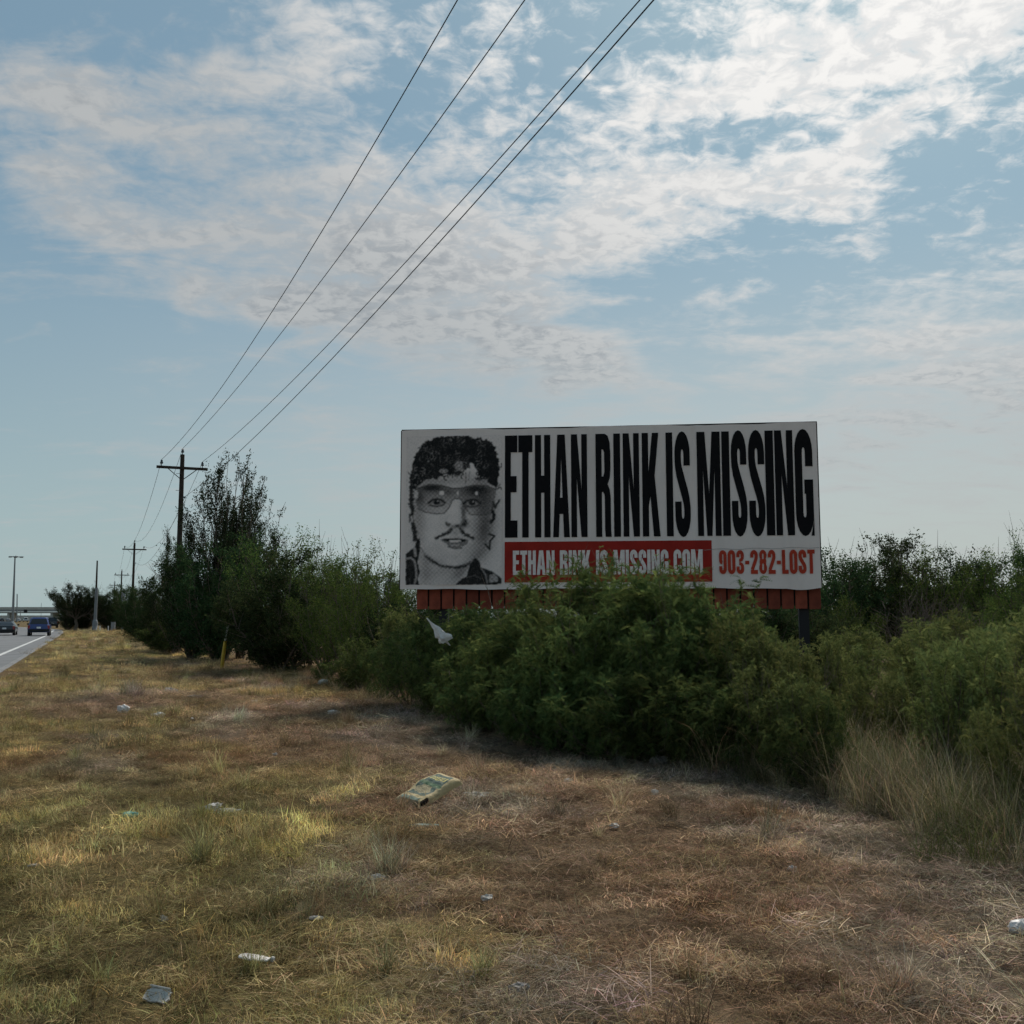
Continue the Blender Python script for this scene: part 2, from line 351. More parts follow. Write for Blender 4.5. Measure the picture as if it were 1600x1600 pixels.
# ------------------------------------------------------------------ grass
hidden = bpy.data.collections.new('grass_clumps')
def blades(rng, n, rad, h, lean, w, curl, flat=0.0):
    """n curved blades: base disc radius rad, height range h, lean angle range, blade width range"""
    a = rng.uniform(0, 2 * np.pi, n); r = rad * np.sqrt(rng.uniform(0, 1, n))
    base = np.stack([r * np.cos(a), r * np.sin(a), np.zeros(n)], -1)
    az = rng.uniform(0, 2 * np.pi, n); L = rng.uniform(*h, n); th = rng.uniform(*lean, n)
    isf = rng.uniform(0, 1, n) < flat
    base[:, 2] = np.where(isf, rng.uniform(.005, .05, n), 0)
    th = np.where(isf, rng.uniform(1.25, 1.6, n), th)
    hor = np.stack([np.cos(az), np.sin(az), np.zeros(n)], -1); up = np.array([0, 0, 1.])
    side = np.stack([-np.sin(az), np.cos(az), np.zeros(n)], -1)
    tw = rng.uniform(0, np.pi, n)[:, None]
    cu = rng.uniform(0, curl, n); W = rng.uniform(*w, n)[:, None]
    pts = [base]
    for k in range(1, 4):
        t = th + cu * (k - 1)
        pts.append(pts[-1] + (L / 3)[:, None] * (hor * np.sin(t)[:, None] + up * np.cos(t)[:, None]))
    sd = side * np.cos(tw) + hor * np.sin(tw) * .8
    V = np.concatenate([np.stack([pts[0] - sd * W, pts[0] + sd * W, pts[1] - sd * W * .9, pts[1] + sd * W * .9, pts[2] - sd * W * .6, pts[2] + sd * W * .6, pts[3]], 1)]).reshape(-1, 3)
    b = np.arange(n)[:, None] * 7
    F4 = np.concatenate([b + np.array([[0, 1, 3, 2]]), b + np.array([[2, 3, 5, 4]])]); F3 = b + np.array([[4, 5, 6]])
    sh = rng.uniform(.4, 1.6, n)[:, None] * np.array([[1, 1, 1]]) * (1 + rng.normal(0, .06, (n, 3)))
    C = np.repeat(sh, 7, 0)
    return V, F3, F4, C
def clump(name, seed, nsub, spread, *parts):
    """a patch of grass: several tufts, each with its own place and shade"""
    rng = np.random.default_rng(seed); VV = []; A = []; B = []; CC = []; o = 0
    for k in range(nsub):
        a = rng.uniform(0, 6.283); r = spread * math.sqrt(rng.uniform(0, 1)); sh = rng.uniform(.4, 1.5) * (1 + rng.normal(0, .05, 3)); hs = rng.uniform(.6, 1.25)
        for p in parts:
            v, f3, f4, c = blades(rng, *p); v = v * np.array([1, 1, hs]) + np.array([r * math.cos(a), r * math.sin(a), 0])
            VV.append(v); A.append(f3 + o); B.append(f4 + o); CC.append(c * sh); o += len(v)
    me = np_mesh(name, np.concatenate(VV), np.concatenate(A), np.concatenate(B), [M['grass']], np.clip(np.concatenate(CC), .15, 2.2))
    ob = bpy.data.objects.new(name, me); hidden.objects.link(ob); return ob
# (n, rad, height, lean, half width, curl, flat)
for s in range(5):   # 0-4 living fine grass
    clump('clump_%02d_fine' % s, s, 7, .20, (40, .10, (.03, .085), (0, .95), (.0011, .0021), .6, 0.0), (10, .11, (.06, .14), (.1, 1.0), (.0009, .0018), .7, .25))
for s in range(5, 10):   # 5-9 dead, bent, tangled
    clump('clump_%02d_dead' % s, s, 7, .20, (26, .11, (.03, .10), (.3, 1.4), (.0011, .0021), .8, .40), (14, .13, (.07, .19), (.5, 1.4), (.0009, .0018), .8, .45))
for s in range(10, 14):   # 10-13 flattened thatch
    clump('clump_%02d_thatch' % s, s, 7, .20, (30, .14, (.05, .17), (1.1, 1.55), (.0011, .0021), .25, .85), (3, .15, (.10, .26), (1.2, 1.55), (.0017, .0030), .12, .9))
for s in range(14, 17):   # 14-16 upright dry tussocks
    clump('clump_%02d_tussock' % s, s, 2, .10, (60, .05, (.10, .27), (0, .75), (.0010, .0020), .55, 0.0))
for s in range(17, 20):   # 17-19 long straw blades and stalks
    clump('clump_%02d_straw' % s, s, 2, .16, (14, .10, (.45, .95), (.05, .75), (.0015, .0030), .75, 0.0), (8, .15, (.3, .7), (.7, 1.4), (.0015, .0034), .5, .1))
def scatter(name, pos, typ, scl, tint, rng, label):
    me = bpy.data.meshes.new(name); n = len(pos); me.vertices.add(n); me.vertices.foreach_set('co', pos.astype(np.float32).ravel())
    def at_(nm, ty, arr, key): a = me.attributes.new(nm, ty, 'POINT'); a.data.foreach_set(key, np.ascontiguousarray(arr).ravel())
    rot = np.stack([rng.normal(0, .10, n), rng.normal(0, .10, n), rng.uniform(0, 6.283, n)], -1).astype(np.float32)
    at_('typ', 'INT', typ.astype(np.int32), 'value'); at_('scl', 'FLOAT', scl.astype(np.float32), 'value')
    at_('rot', 'FLOAT_VECTOR', rot, 'vector'); at_('tint', 'FLOAT_VECTOR', tint.astype(np.float32), 'vector')
    o = link(name, me); g = bpy.data.node_groups.new(name, 'GeometryNodeTree')
    g.interface.new_socket('Geometry', in_out='INPUT', socket_type='NodeSocketGeometry'); g.interface.new_socket('Geometry', in_out='OUTPUT', socket_type='NodeSocketGeometry')
    N = g.nodes; L = g.links; gi = N.new('NodeGroupInput'); go = N.new('NodeGroupOutput')
    ci = N.new('GeometryNodeCollectionInfo'); ci.inputs[0].default_value = hidden; ci.inputs[1].default_value = True; ci.inputs[2].default_value = True
    ip = N.new('GeometryNodeInstanceOnPoints'); ip.inputs['Pick Instance'].default_value = True
    def na(nm, ty):
        k = N.new('GeometryNodeInputNamedAttribute'); k.data_type = ty; k.inputs[0].default_value = nm; return k.outputs[0]
    L.new(gi.outputs[0], ip.inputs['Points']); L.new(ci.outputs[0], ip.inputs['Instance'])
    L.new(na('typ', 'INT'), ip.inputs['Instance Index']); L.new(na('rot', 'FLOAT_VECTOR'), ip.inputs['Rotation']); L.new(na('scl', 'FLOAT'), ip.inputs['Scale'])
    L.new(ip.outputs[0], go.inputs[0])
    md = o.modifiers.new('scatter', 'NODES'); md.node_group = g
    return tag(o, label, 'grass', kind='stuff')
rng = np.random.default_rng(7)
def wedge(lo, hi, dens, rng, side=.72):
    A = side * (hi * hi - lo * lo); n = int(A * dens)
    d = np.sqrt(rng.uniform(lo * lo, hi * hi, n)); u = rng.uniform(-side, side, n)
    return u * d, d
XS = []; YS = []; SC = []
for lo, hi, dens, s in ((2.6, 7, 24, .95), (7, 12, 18, 1.05), (12, 20, 11, 1.2), (20, 34, 5, 1.5), (34, 60, 2, 2.0), (60, 130, .55, 3.0)):
    x, y = wedge(lo, hi, dens, rng); XS.append(x); YS.append(y); SC.append(np.full(len(x), s))
x = np.concatenate(XS); y = np.concatenate(YS); s0 = np.concatenate(SC)
inside = x - brush_line(y)
keep = (x > road_edge(y) + .5) & (inside < 7) & ((y < 34) | (inside < 1.5))
x, y, s0, inside = x[keep], y[keep], s0[keep], inside[keep]
c, green = zone(x, y)
n = len(x); u = rng.uniform(0, 1, n)
nt = fbm(x * .8 + 50, y * .8, 60)
typ = np.where(u < green * .85, rng.integers(0, 5, n), np.where(u > .93, rng.integers(14, 17, n), np.where(u > .15 + 1.0 * nt, rng.integers(10, 14, n), rng.integers(5, 10, n))))
typ = np.where((y > 25) & (typ >= 10) & (typ < 14), rng.integers(5, 10, n), typ)
bare = fbm(x * .9 + 7, y * .9, 71); ok = (rng.uniform(0, 1, n) < .55 + 1.9 * np.clip(bare - .32, 0, .5))
x, y, s0, inside, c, typ = [a[ok] for a in (x, y, s0, inside, c, typ)]; n = len(x)
tint = c * (rng.uniform(.45, 1.2, n) + .75 * rng.uniform(0, 1, n) ** 5)[:, None] * (0.42 + 1.25 * fbm(x * 1.7, y * 1.7, 33))[:, None] * (1 + rng.normal(0, .05, (n, 3)))
scl = s0 * rng.uniform(.6, 1.4, n) * (0.45 + 1.1 * fbm(x * .9, y * .9, 90))
scatter('dry_grass', np.stack([x, y, ground_z(x, y) - .004], -1), typ, scl, tint, rng, 'short dry brown and yellow-green grass covering the roadside verge')
# matted layer of fallen straw under it all
XS = []; YS = []; SC = []
for lo, hi, dens, q in ((2.6, 7, 26, .95), (7, 12, 16, 1.05), (12, 20, 8, 1.25), (20, 34, 3, 1.6)):
    x, y = wedge(lo, hi, dens, rng); XS.append(x); YS.append(y); SC.append(np.full(len(x), q))
x = np.concatenate(XS); y = np.concatenate(YS); s0 = np.concatenate(SC)
keep = (x > road_edge(y) + .5) & (x - brush_line(y) < 3); x, y, s0 = x[keep], y[keep], s0[keep]; n = len(x)
c, green = zone(x + .3, y - .3)
c = c * (.6 + .4 * (1 - green[:, None])) + np.array([.36, .275, .155]) * (.4 * green[:, None])
tint = c * (rng.uniform(.22, .85, n) + .7 * rng.uniform(0, 1, n) ** 6)[:, None]
scatter('straw_thatch', np.stack([x, y, ground_z(x, y) - .008], -1), rng.integers(10, 14, n), s0 * rng.uniform(.7, 1.25, n), tint, rng, 'matted fallen straw lying flat under the verge grass')
# tall straw along the foot of the brush and in the gap at the right
m = 430
yy = rng.uniform(6, 17, m); xx = brush_line(yy) + rng.normal(.35, .45, m) + .2
m2 = 210; yy2 = rng.uniform(6.0, 11.5, m2); xx2 = brush_line(yy2) + rng.uniform(-.15, 1.6, m2) * .9
m3 = 80; yy3 = rng.uniform(17, 32, m3); xx3 = brush_line(yy3) + rng.normal(.3, .5, m3)
m4 = 240; yy4 = rng.uniform(7.2, 11.5, m4); xx4 = brush_line(yy4) - rng.uniform(-.5, .35, m4)
m5 = 95; yy5 = rng.uniform(8.4, 12.0, m5); xx5 = yy5 * rng.uniform(.325, .40, m5)
m6 = 55; yy6 = rng.uniform(6.6, 8.8, m6); xx6 = yy6 * rng.uniform(.40, .53, m6)
xx = np.concatenate([xx, xx2, xx3, xx4, xx5, xx6]); yy = np.concatenate([yy, yy2, yy3, yy4, yy5, yy6]); m = len(xx)
tw = rng.uniform(0, 1, m)[:, None]
tt = np.array([.46, .37, .22]) * tw + np.array([.26, .21, .135]) * (1 - tw)
tt *= rng.uniform(.7, 1.2, m)[:, None]
k = rng.uniform(0, 1, m) < .36; tt[k] = np.array([.11, .12, .045])
hs = rng.uniform(.35, .85, m); hs[(yy < 11) & (rng.uniform(0, 1, m) < .35)] *= 1.35
scatter('tall_straw_grass', np.stack([xx, yy, ground_z(xx, yy)], -1), rng.integers(17, 20, m), hs, tt, rng, 'tall bleached straw grass along the foot of the green brush')
# ------------------------------------------------------------------ billboard
YL = 20.6
TL, BL = at(625, 674, YL), at(628, 922, YL)
hr1 = at(1274.5, 659, 1.0)[2] - at(1284, 918, 1.0)[2]
YR = (TL[2] - BL[2]) / hr1
TR, BR = at(1274.5, 659, YR), at(1284, 918, YR)
zt = (TL[2] + TR[2]) / 2; zb = (BL[2] + BR[2]) / 2
pL = np.array([(TL[0] + BL[0]) / 2, YL, 0]); pR = np.array([(TR[0] + BR[0]) / 2, YR, 0])
BW = float(np.linalg.norm(pR - pL)); BH = float(zt - zb)
U = (pR - pL) / BW; NRM = np.array([U[1], -U[0], 0])          # faces the camera
rzb = math.atan2(U[1], U[0])
board = empty('billboard', (pL[0], pL[1], 0), rzb)             # local x along the board, -y towards the camera, z up
tag(board, 'white roadside billboard with black and red missing-person lettering and a printed portrait', 'billboard')
def bpix(px, py):
    """photo pixel -> (x along board, z) on its face"""
    r = ray(px, py); o = np.array([0, 0, EYE]); t = np.dot(pL - o, NRM) / np.dot(r, NRM); q = o + r * t
    return float(np.dot(q - pL, U)), float(q[2])
def vinyl():
    m = bpy.data.materials.new('white_vinyl'); m.use_nodes = True; N = NT(m.node_tree); b = N.n['Principled BSDF']
    tc = N.new('ShaderNodeTexCoord'); v = tc.outputs['Object']
    mp = N.new('ShaderNodeMapping'); mp.inputs['Scale'].default_value = (1.5, 1, .25); N.l.new(v, mp.inputs[0])
    dirt = N.smooth(N.noise(mp.outputs[0], 1.4, 7, .65), .45, .8); g = N.smooth(N.noise(v, 22, 4, .7), .3, .7)
    c = N.mix(N.math('MULTIPLY', dirt, .6), (.81, .68, .625, 1), (.64, .53, .475, 1)); c = N.mix(N.math('MULTIPLY', g, .07), c, (.56, .47, .43, 1))
    N.l.new(c, b.inputs['Base Color']); b.inputs['Roughness'].default_value = .55; b.inputs['Specular IOR Level'].default_value = .25
    bp = N.new('ShaderNodeBump'); bp.inputs['Strength'].default_value = .35; bp.inputs['Distance'].default_value = .05
    N.l.new(N.noise(mp.outputs[0], 2.5, 4, .5), bp.inputs['Height']); N.l.new(bp.outputs[0], b.inputs['Normal'])
    return m
M['vinyl'] = vinyl()
M['print_black'] = material('black_print', (.009, .008, .009), .7, .08, var=.2, vscale=12)
M['print_red'] = material('red_print', (.34, .020, .012), .6, .15, var=.16, vscale=2.5); M['phone_red'] = material('orange_red_print', (.44, .045, .020), .6, .15, var=.12, vscale=2.5)
M['print_white'] = material('white_print', (.80, .68, .63), .55, .25, var=.12, vscale=20)
M['print_grey'] = material('portrait_print', (.5, .5, .5), .55, .2, attr='Col')
M['red_wood'] = material('red_painted_plank', (.235, .052, .028), .75, .25, var=.28, vscale=5)
M['dark_wood'] = material('dark_backing', (.02, .016, .014), .9, .1)
# face: vinyl skin with a wavy lower edge, and a boxed back
nu, nv = 90, 30
uu_ = np.linspace(0, BW, nu); V = []
for j in range(nv):
    for i in range(nu):
        t = j / (nv - 1); x = uu_[i]; low = zb + .008 * math.sin(x * 2.3) + .006 * math.sin(x * 6.1 + 1) + (.03 if x > BW - .75 else 0) * math.sin((x - BW) * 5)
        top = zt + .012 * math.sin(x * 1.7) + .008 * math.sin(x * 5.0)
        z = low * (1 - t) + top * t
        y = -.006 * (1 - t) ** 6 * (1 + math.sin(x * 4.7)) * 1.2
        V.append((x, y, z))
F = [(j * nu + i, j * nu + i + 1, (j + 1) * nu + i + 1, (j + 1) * nu + i) for j in range(nv - 1) for i in range(nu - 1)]
link('vinyl_face', py_mesh('vinyl_face', V, F, M['vinyl'], True), board)
box('backing_board', (BW / 2, .065, (zb + zt) / 2 + .02), (BW - .03, .11, BH - .10), M['dark_wood'], board)
tube('top_edge_rail', [(-.01, .03, zt + .012), (BW * .5, .03, zt + .004), (BW + .02, .03, zt + .012)], .016, M['dark_wood'], board, 6)
tube('side_edge_rail', [(-.012, .03, zb), (-.012, .03, zt)], .014, M['dark_wood'], board, 6)
tube('side_edge_rail', [(BW + .012, .03, zb + .03), (BW + .012, .03, zt)], .014, M['dark_wood'], board, 6)
V = [(x, -.021, bpix(1190, 857)[1] + .10 * (x - BW + 1) / BW + .012 * math.sin(x * 9) + w) for x in np.linspace(BW - 2.4, BW - .02, 14) for w in (-.004, .004)]  # flat darker strip: shade of the crease put in as colour, no fold
M['crease_shade'] = material('crease_shade_strip', (.34, .29, .265), .6, .2)
link('crease_shade_strip', py_mesh('crease_shade_strip', V, [(2 * i, 2 * i + 2, 2 * i + 3, 2 * i + 1) for i in range(13)], M['crease_shade']), board)
def weather(m):
    N = NT(m.node_tree); b = N.n['Principled BSDF']; src = b.inputs['Base Color'].links[0].from_socket
    oi = N.new('ShaderNodeObjectInfo'); h = N.new('ShaderNodeHueSaturation'); N.l.new(src, h.inputs['Color']); N.l.new(N.math('MULTIPLY_ADD', oi.outputs['Random'], .5, .72), h.inputs['Value']); N.l.new(h.outputs[0], b.inputs['Base Color'])
weather(M['red_wood'])
# red planks under the face
pk0 = bpix(648, 930)[0]; pk1 = bpix(1286, 930)[0]; zp0 = bpix(900, 951.5)[1]
npk = 31; pw = (pk1 - pk0) / npk
me = None
for i in range(npk):
    if me is None:
        bm = box_data((0, 0, 0), (pw - .035, .03, zb + .25 - zp0), .004); me = bpy.data.meshes.new('plank'); bm.to_mesh(me); bm.free(); me.materials.append(M['red_wood'])
    o = link('plank', me, board); o.location = (pk0 + (i + .5) * pw, .145 + .004 * math.sin(i * 5.1), (zb + .25 + zp0) / 2 + .008 * math.sin(i * 3.7)); o.rotation_euler = (0, .006 * math.sin(i * 2.9), 0)
box('plank_rail', ((pk0 + pk1) / 2, .20, zb + .02), (pk1 - pk0 - .04, .06, .10), M['dark_wood'], board)
box('plank_backing', ((pk0 + pk1) / 2, .172, (zb + .24 + zp0) / 2 + .03), (pk1 - pk0 - .05, .012, zb + .24 - zp0 - .06), M['dark_wood'], board)
for px in (690, 880, 1070, 1260):
    x = bpix(px, 960)[0]
    box('post', (x, .30, (zt - .1) / 2 - .2), (.19, .14, zt - .1 + .4), M['black_steel'], board, .01)
# ---- lettering: a heavy condensed alphabet, cap height 6, stem about 1
def arc(cx, cy, rx, ry, a0, a1, n=10):
    return [(cx + rx * math.cos(R(a0 + (a1 - a0) * i / n)), cy + ry * math.sin(R(a0 + (a1 - a0) * i / n))) for i in range(n + 1)]
def ribbon(path, hw=.52):
    P = np.array(path, float); T = np.gradient(P, axis=0); T /= np.linalg.norm(T, axis=1)[:, None] + 1e-9
    N_ = np.stack([-T[:, 1], T[:, 0]], -1); h = np.broadcast_to(np.asarray(hw, float), (len(P),))[:, None]
    return [tuple(p) for p in P + N_ * h] + [tuple(p) for p in (P - N_ * h)[::-1]]
def rrect(x0, y0, x1, y1, rx, ry, n=7):
    return arc(x1 - rx, y1 - ry, rx, ry, 0, 90, n) + arc(x0 + rx, y1 - ry, rx, ry, 90, 180, n) + arc(x0 + rx, y0 + ry, rx, ry, 180, 270, n) + arc(x1 - rx, y0 + ry, rx, ry, 270, 360, n)
def rect(x0, y0, x1, y1): return [(x0, y0), (x1, y0), (x1, y1), (x0, y1)]
sp = [(1.98, 4.05), (1.98, 4.3), (1.98, 4.55)] + arc(1.25, 4.72, .73, .78, 0, 180) + [(.52, 4.45), (.56, 4.1), (.72, 3.7), (1.0, 3.3), (1.28, 2.9), (1.62, 2.45), (1.88, 2.0), (1.98, 1.6)] + arc(1.25, 1.28, .73, .78, 0, -180) + [(.52, 1.5), (.52, 1.75), (.52, 2.0)]
cp = [(1.98, 3.9), (1.98, 4.2), (1.98, 4.5)] + arc(1.25, 4.72, .73, .78, 0, 180) + [(.52, 4.2), (.52, 3), (.52, 1.8)] + arc(1.25, 1.28, .73, .78, 180, 360) + [(1.98, 1.6), (1.98, 1.9), (1.98, 2.2)]
gp = cp[:-3] + [(1.98, 1.7), (1.98, 2.2), (1.98, 3.15)]
n9 = [(.5, 2.0), (.5, 1.7)] + arc(1.22, 1.25, .72, .75, 180, 360) + [(1.94, 2), (1.94, 3.5), (1.94, 4.3)] + arc(1.22, 4.75, .72, .75, 0, 180) + [(.5, 4.2), (.5, 3.9)] + arc(1.12, 3.45, .62, .55, 180, 265, 6)
n3a = [(.5, 4.2), (.5, 4.5)] + arc(1.2, 4.78, .7, .72, 180, 0) + [(1.9, 4.4), (1.88, 3.95), (1.6, 3.58), (1.2, 3.42), (.9, 3.40)]
n3b = [(.9, 2.62), (1.2, 2.60), (1.62, 2.42), (1.9, 2.0), (1.92, 1.6)] + arc(1.2, 1.25, .72, .75, 0, -180) + [(.48, 1.5), (.48, 1.9)]
n2 = [(.5, 4.1), (.5, 4.4)] + arc(1.2, 4.75, .7, .75, 180, 0) + [(1.9, 4.2), (1.75, 3.6), (1.4, 2.8), (1.0, 2.0), (.72, 1.4), (.62, 1.02)]
G = {
 'E': (2.15, [[rect(0, 0, 1.0, 6)], [[(1.0, 0), (2.15, 0), (2.15, 1), (1.0, 1)]], [rect(1.0, 2.65, 2.0, 3.6)], [rect(1.0, 5, 2.12, 6)]]),
 'T': (2.3, [[[(.63, 0), (1.67, 0), (1.67, 5), (2.3, 5), (2.3, 6), (0, 6), (0, 5), (.63, 5)]]]),
 'H': (2.55, [[[(0, 0), (1.02, 0), (1.02, 2.6), (1.53, 2.6), (1.53, 0), (2.55, 0), (2.55, 6), (1.53, 6), (1.53, 3.6), (1.02, 3.6), (1.02, 6), (0, 6)]]]),
 'A': (2.9, [[[(0, 0), (1.0, 0), (1.14, 1.35), (1.76, 1.35), (1.9, 0), (2.9, 0), (2.1, 6), (.8, 6)], [(1.24, 2.3), (1.45, 4.7), (1.66, 2.3)]]]),
 'N': (2.65, [[[(0, 0), (.93, 0), (.93, 3.5), (1.66, 0), (2.65, 0), (2.65, 6), (1.72, 6), (1.72, 2.7), (1.0, 6), (0, 6)]]]),
 'M': (3.7, [[[(0, 0), (.93, 0), (.93, 3.9), (1.45, 0), (2.25, 0), (2.77, 3.9), (2.77, 0), (3.7, 0), (3.7, 6), (2.42, 6), (1.85, 2.4), (1.28, 6), (0, 6)]]]),
 'I': (1.06, [[rect(0, 0, 1.06, 6)]]),
 'K': (2.85, [[[(0, 0), (1.02, 0), (1.02, 1.75), (1.3, 2.35), (1.78, 0), (2.85, 0), (2.02, 3.5), (2.72, 6), (1.68, 6), (1.02, 3.7), (1.02, 6), (0, 6)]]]),
 'L': (2.05, [[[(0, 0), (2.05, 0), (2.05, 1), (1.04, 1), (1.04, 6), (0, 6)]]]),
 'R': (2.62, [[[(0, 0), (1.02, 0), (1.02, 2.6), (1.25, 2.6), (1.48, 2.45), (1.52, 2.1), (1.52, .5), (1.6, 0), (2.62, 0), (2.54, .4), (2.52, 2.2), (2.38, 2.72), (2.02, 3.05), (2.38, 3.4), (2.52, 3.9), (2.52, 4.9), (2.4, 5.5), (2.1, 5.87), (1.6, 6), (0, 6)], [(1.02, 3.5), (1.02, 5.08), (1.28, 5.08), (1.46, 4.9), (1.48, 3.75), (1.28, 3.5)]]]),
 'S': (2.5, [[ribbon(sp)]]), 'C': (2.5, [[ribbon(cp)]]), 'G': (2.5, [[ribbon(gp)], [rect(1.28, 2.35, 1.47, 3.15)], [[(2.06, 0), (2.5, 0), (2.5, 1.2), (2.42, .75)]]]),
 'O': (2.5, [[rrect(0, -.03, 2.5, 6.03, 1.24, 1.3), rrect(1.03, .95, 1.47, 5.05, .21, .35)[::-1]]]),
 '9': (2.44, [[ribbon(n9, .5)]]), '0': (2.44, [[rrect(0, -.02, 2.44, 6.02, 1.2, 1.25), rrect(1.0, .95, 1.44, 5.05, .21, .35)[::-1]]]),
 '3': (2.44, [[ribbon(n3a, [.5] * (len(n3a) - 4) + [.48, .43, .4, .4])], [ribbon(n3b, [.38, .38, .44, .49] + [.5] * (len(n3b) - 4))]]),
 '2': (2.44, [[ribbon(n2, .5)], [rect(0.1, 0, 2.38, 1.0)]]),
 '8': (2.5, [[arc(1.25, 4.7, 1.18, 1.32, -40, 220, 16) + [(.18, 2.95)] + arc(1.25, 1.45, 1.25, 1.48, 140, 400, 16) + [(2.32, 3.15)], rrect(1.0, 3.65, 1.5, 5.1, .24, .3)[::-1], rrect(.98, .92, 1.52, 2.6, .26, .3)[::-1]]]),
 '-': (1.3, [[rect(0, 2.4, 1.3, 3.3)]]), '.': (1.05, [[rect(0, 0, 1.05, 1.05)]]), ' ': (1.15, []),
}
def glyph_into(V, F, ch, x0, z0, sx, sz, y):
    for k, loops in enumerate(G[ch][1]):
        polys = [[Vector((p[0], p[1], 0)) for p in lp_] for lp_ in loops]
        tris = tessellate_polygon(polys); b = len(V)
        for lp_ in loops:
            for p in lp_: V.append((x0 + p[0] * sx, y - .0012 * k, z0 + p[1] * sz))
        for t in tris:
            p = [Vector((V[b + i][0], V[b + i][2], 0)) for i in t]
            cr = (p[1] - p[0]).cross(p[2] - p[0]).z
            F.append(tuple(b + i for i in (t if cr > 0 else (t[0], t[2], t[1]))))
V = []; F = []
hl = [('E', 789, 808.6), ('T', 810, 832), ('H', 836, 860), ('A', 864, 890), ('N', 892.5, 917.5), ('R', 931, 955), ('I', 959, 969.5), ('N', 973.7, 999), ('K', 1003.6, 1031), ('I', 1041, 1051.5), ('S', 1054.6, 1078.5), ('M', 1089.5, 1126), ('I', 1128.5, 1140.5), ('S', 1143, 1167), ('S', 1170, 1195), ('I', 1196.5, 1209.5), ('N', 1211.5, 1240), ('G', 1242.5, 1270.5)]
zc = (bpix(789, 681)[1] + bpix(1240, 672)[1]) / 2; z0 = (bpix(789, 840.5)[1] + bpix(1240, 836)[1]) / 2
for ch, a, b in hl:
    xa = bpix(a, 760)[0]; xb = bpix(b, 760)[0]; over = .012 if ch in 'SG' else 0
    glyph_into(V, F, ch, xa, z0 - over, (xb - xa) / G[ch][0], (zc - z0 + 2 * over) / 6, -.010)
link('headline_lettering', py_mesh('headline_lettering', V, F, M['print_black']), board)['label'] = 'tall condensed black capitals along the top of the board'
x0, x1 = bpix(788.5, 880)[0], bpix(1112.5, 880)[0]; zz1 = (bpix(788.5, 847)[1] + bpix(1112, 844)[1]) / 2; zz0 = (bpix(788.5, 911)[1] + bpix(1112, 908)[1]) / 2
link('red_banner', py_mesh('red_banner', [(x0, -.016, zz0), (x1, -.016, zz0), (x1, -.009, zz1), (x0, -.009, zz1)], [(0, 1, 2, 3)], M['print_red']), board)
def line(name, text, x0, x1, z0, z1, mat, y, gap=.30):
    V = []; F = []; w = sum(G[c][0] + gap for c in text) - gap; s = (x1 - x0) / w; x = x0
    for c in text: glyph_into(V, F, c, x, z0, s, (z1 - z0) / 6, y); x += (G[c][0] + gap) * s
    return link(name, py_mesh(name, V, F, mat), board)
line('banner_lettering', 'ETHAN RINK IS MISSING.COM', bpix(801.5, 880)[0], bpix(1098, 880)[0], (bpix(802, 899.5)[1] + bpix(1098, 896)[1]) / 2, (bpix(802, 861)[1] + bpix(1098, 858)[1]) / 2, M['print_white'], -.024)
line('phone_number_lettering', '903-282-LOST', bpix(1123.5, 880)[0], bpix(1273, 880)[0], (bpix(1123, 897.5)[1] + bpix(1273, 896)[1]) / 2, (bpix(1123, 860)[1] + bpix(1273, 858.5)[1]) / 2, M['phone_red'], -.018, .36)

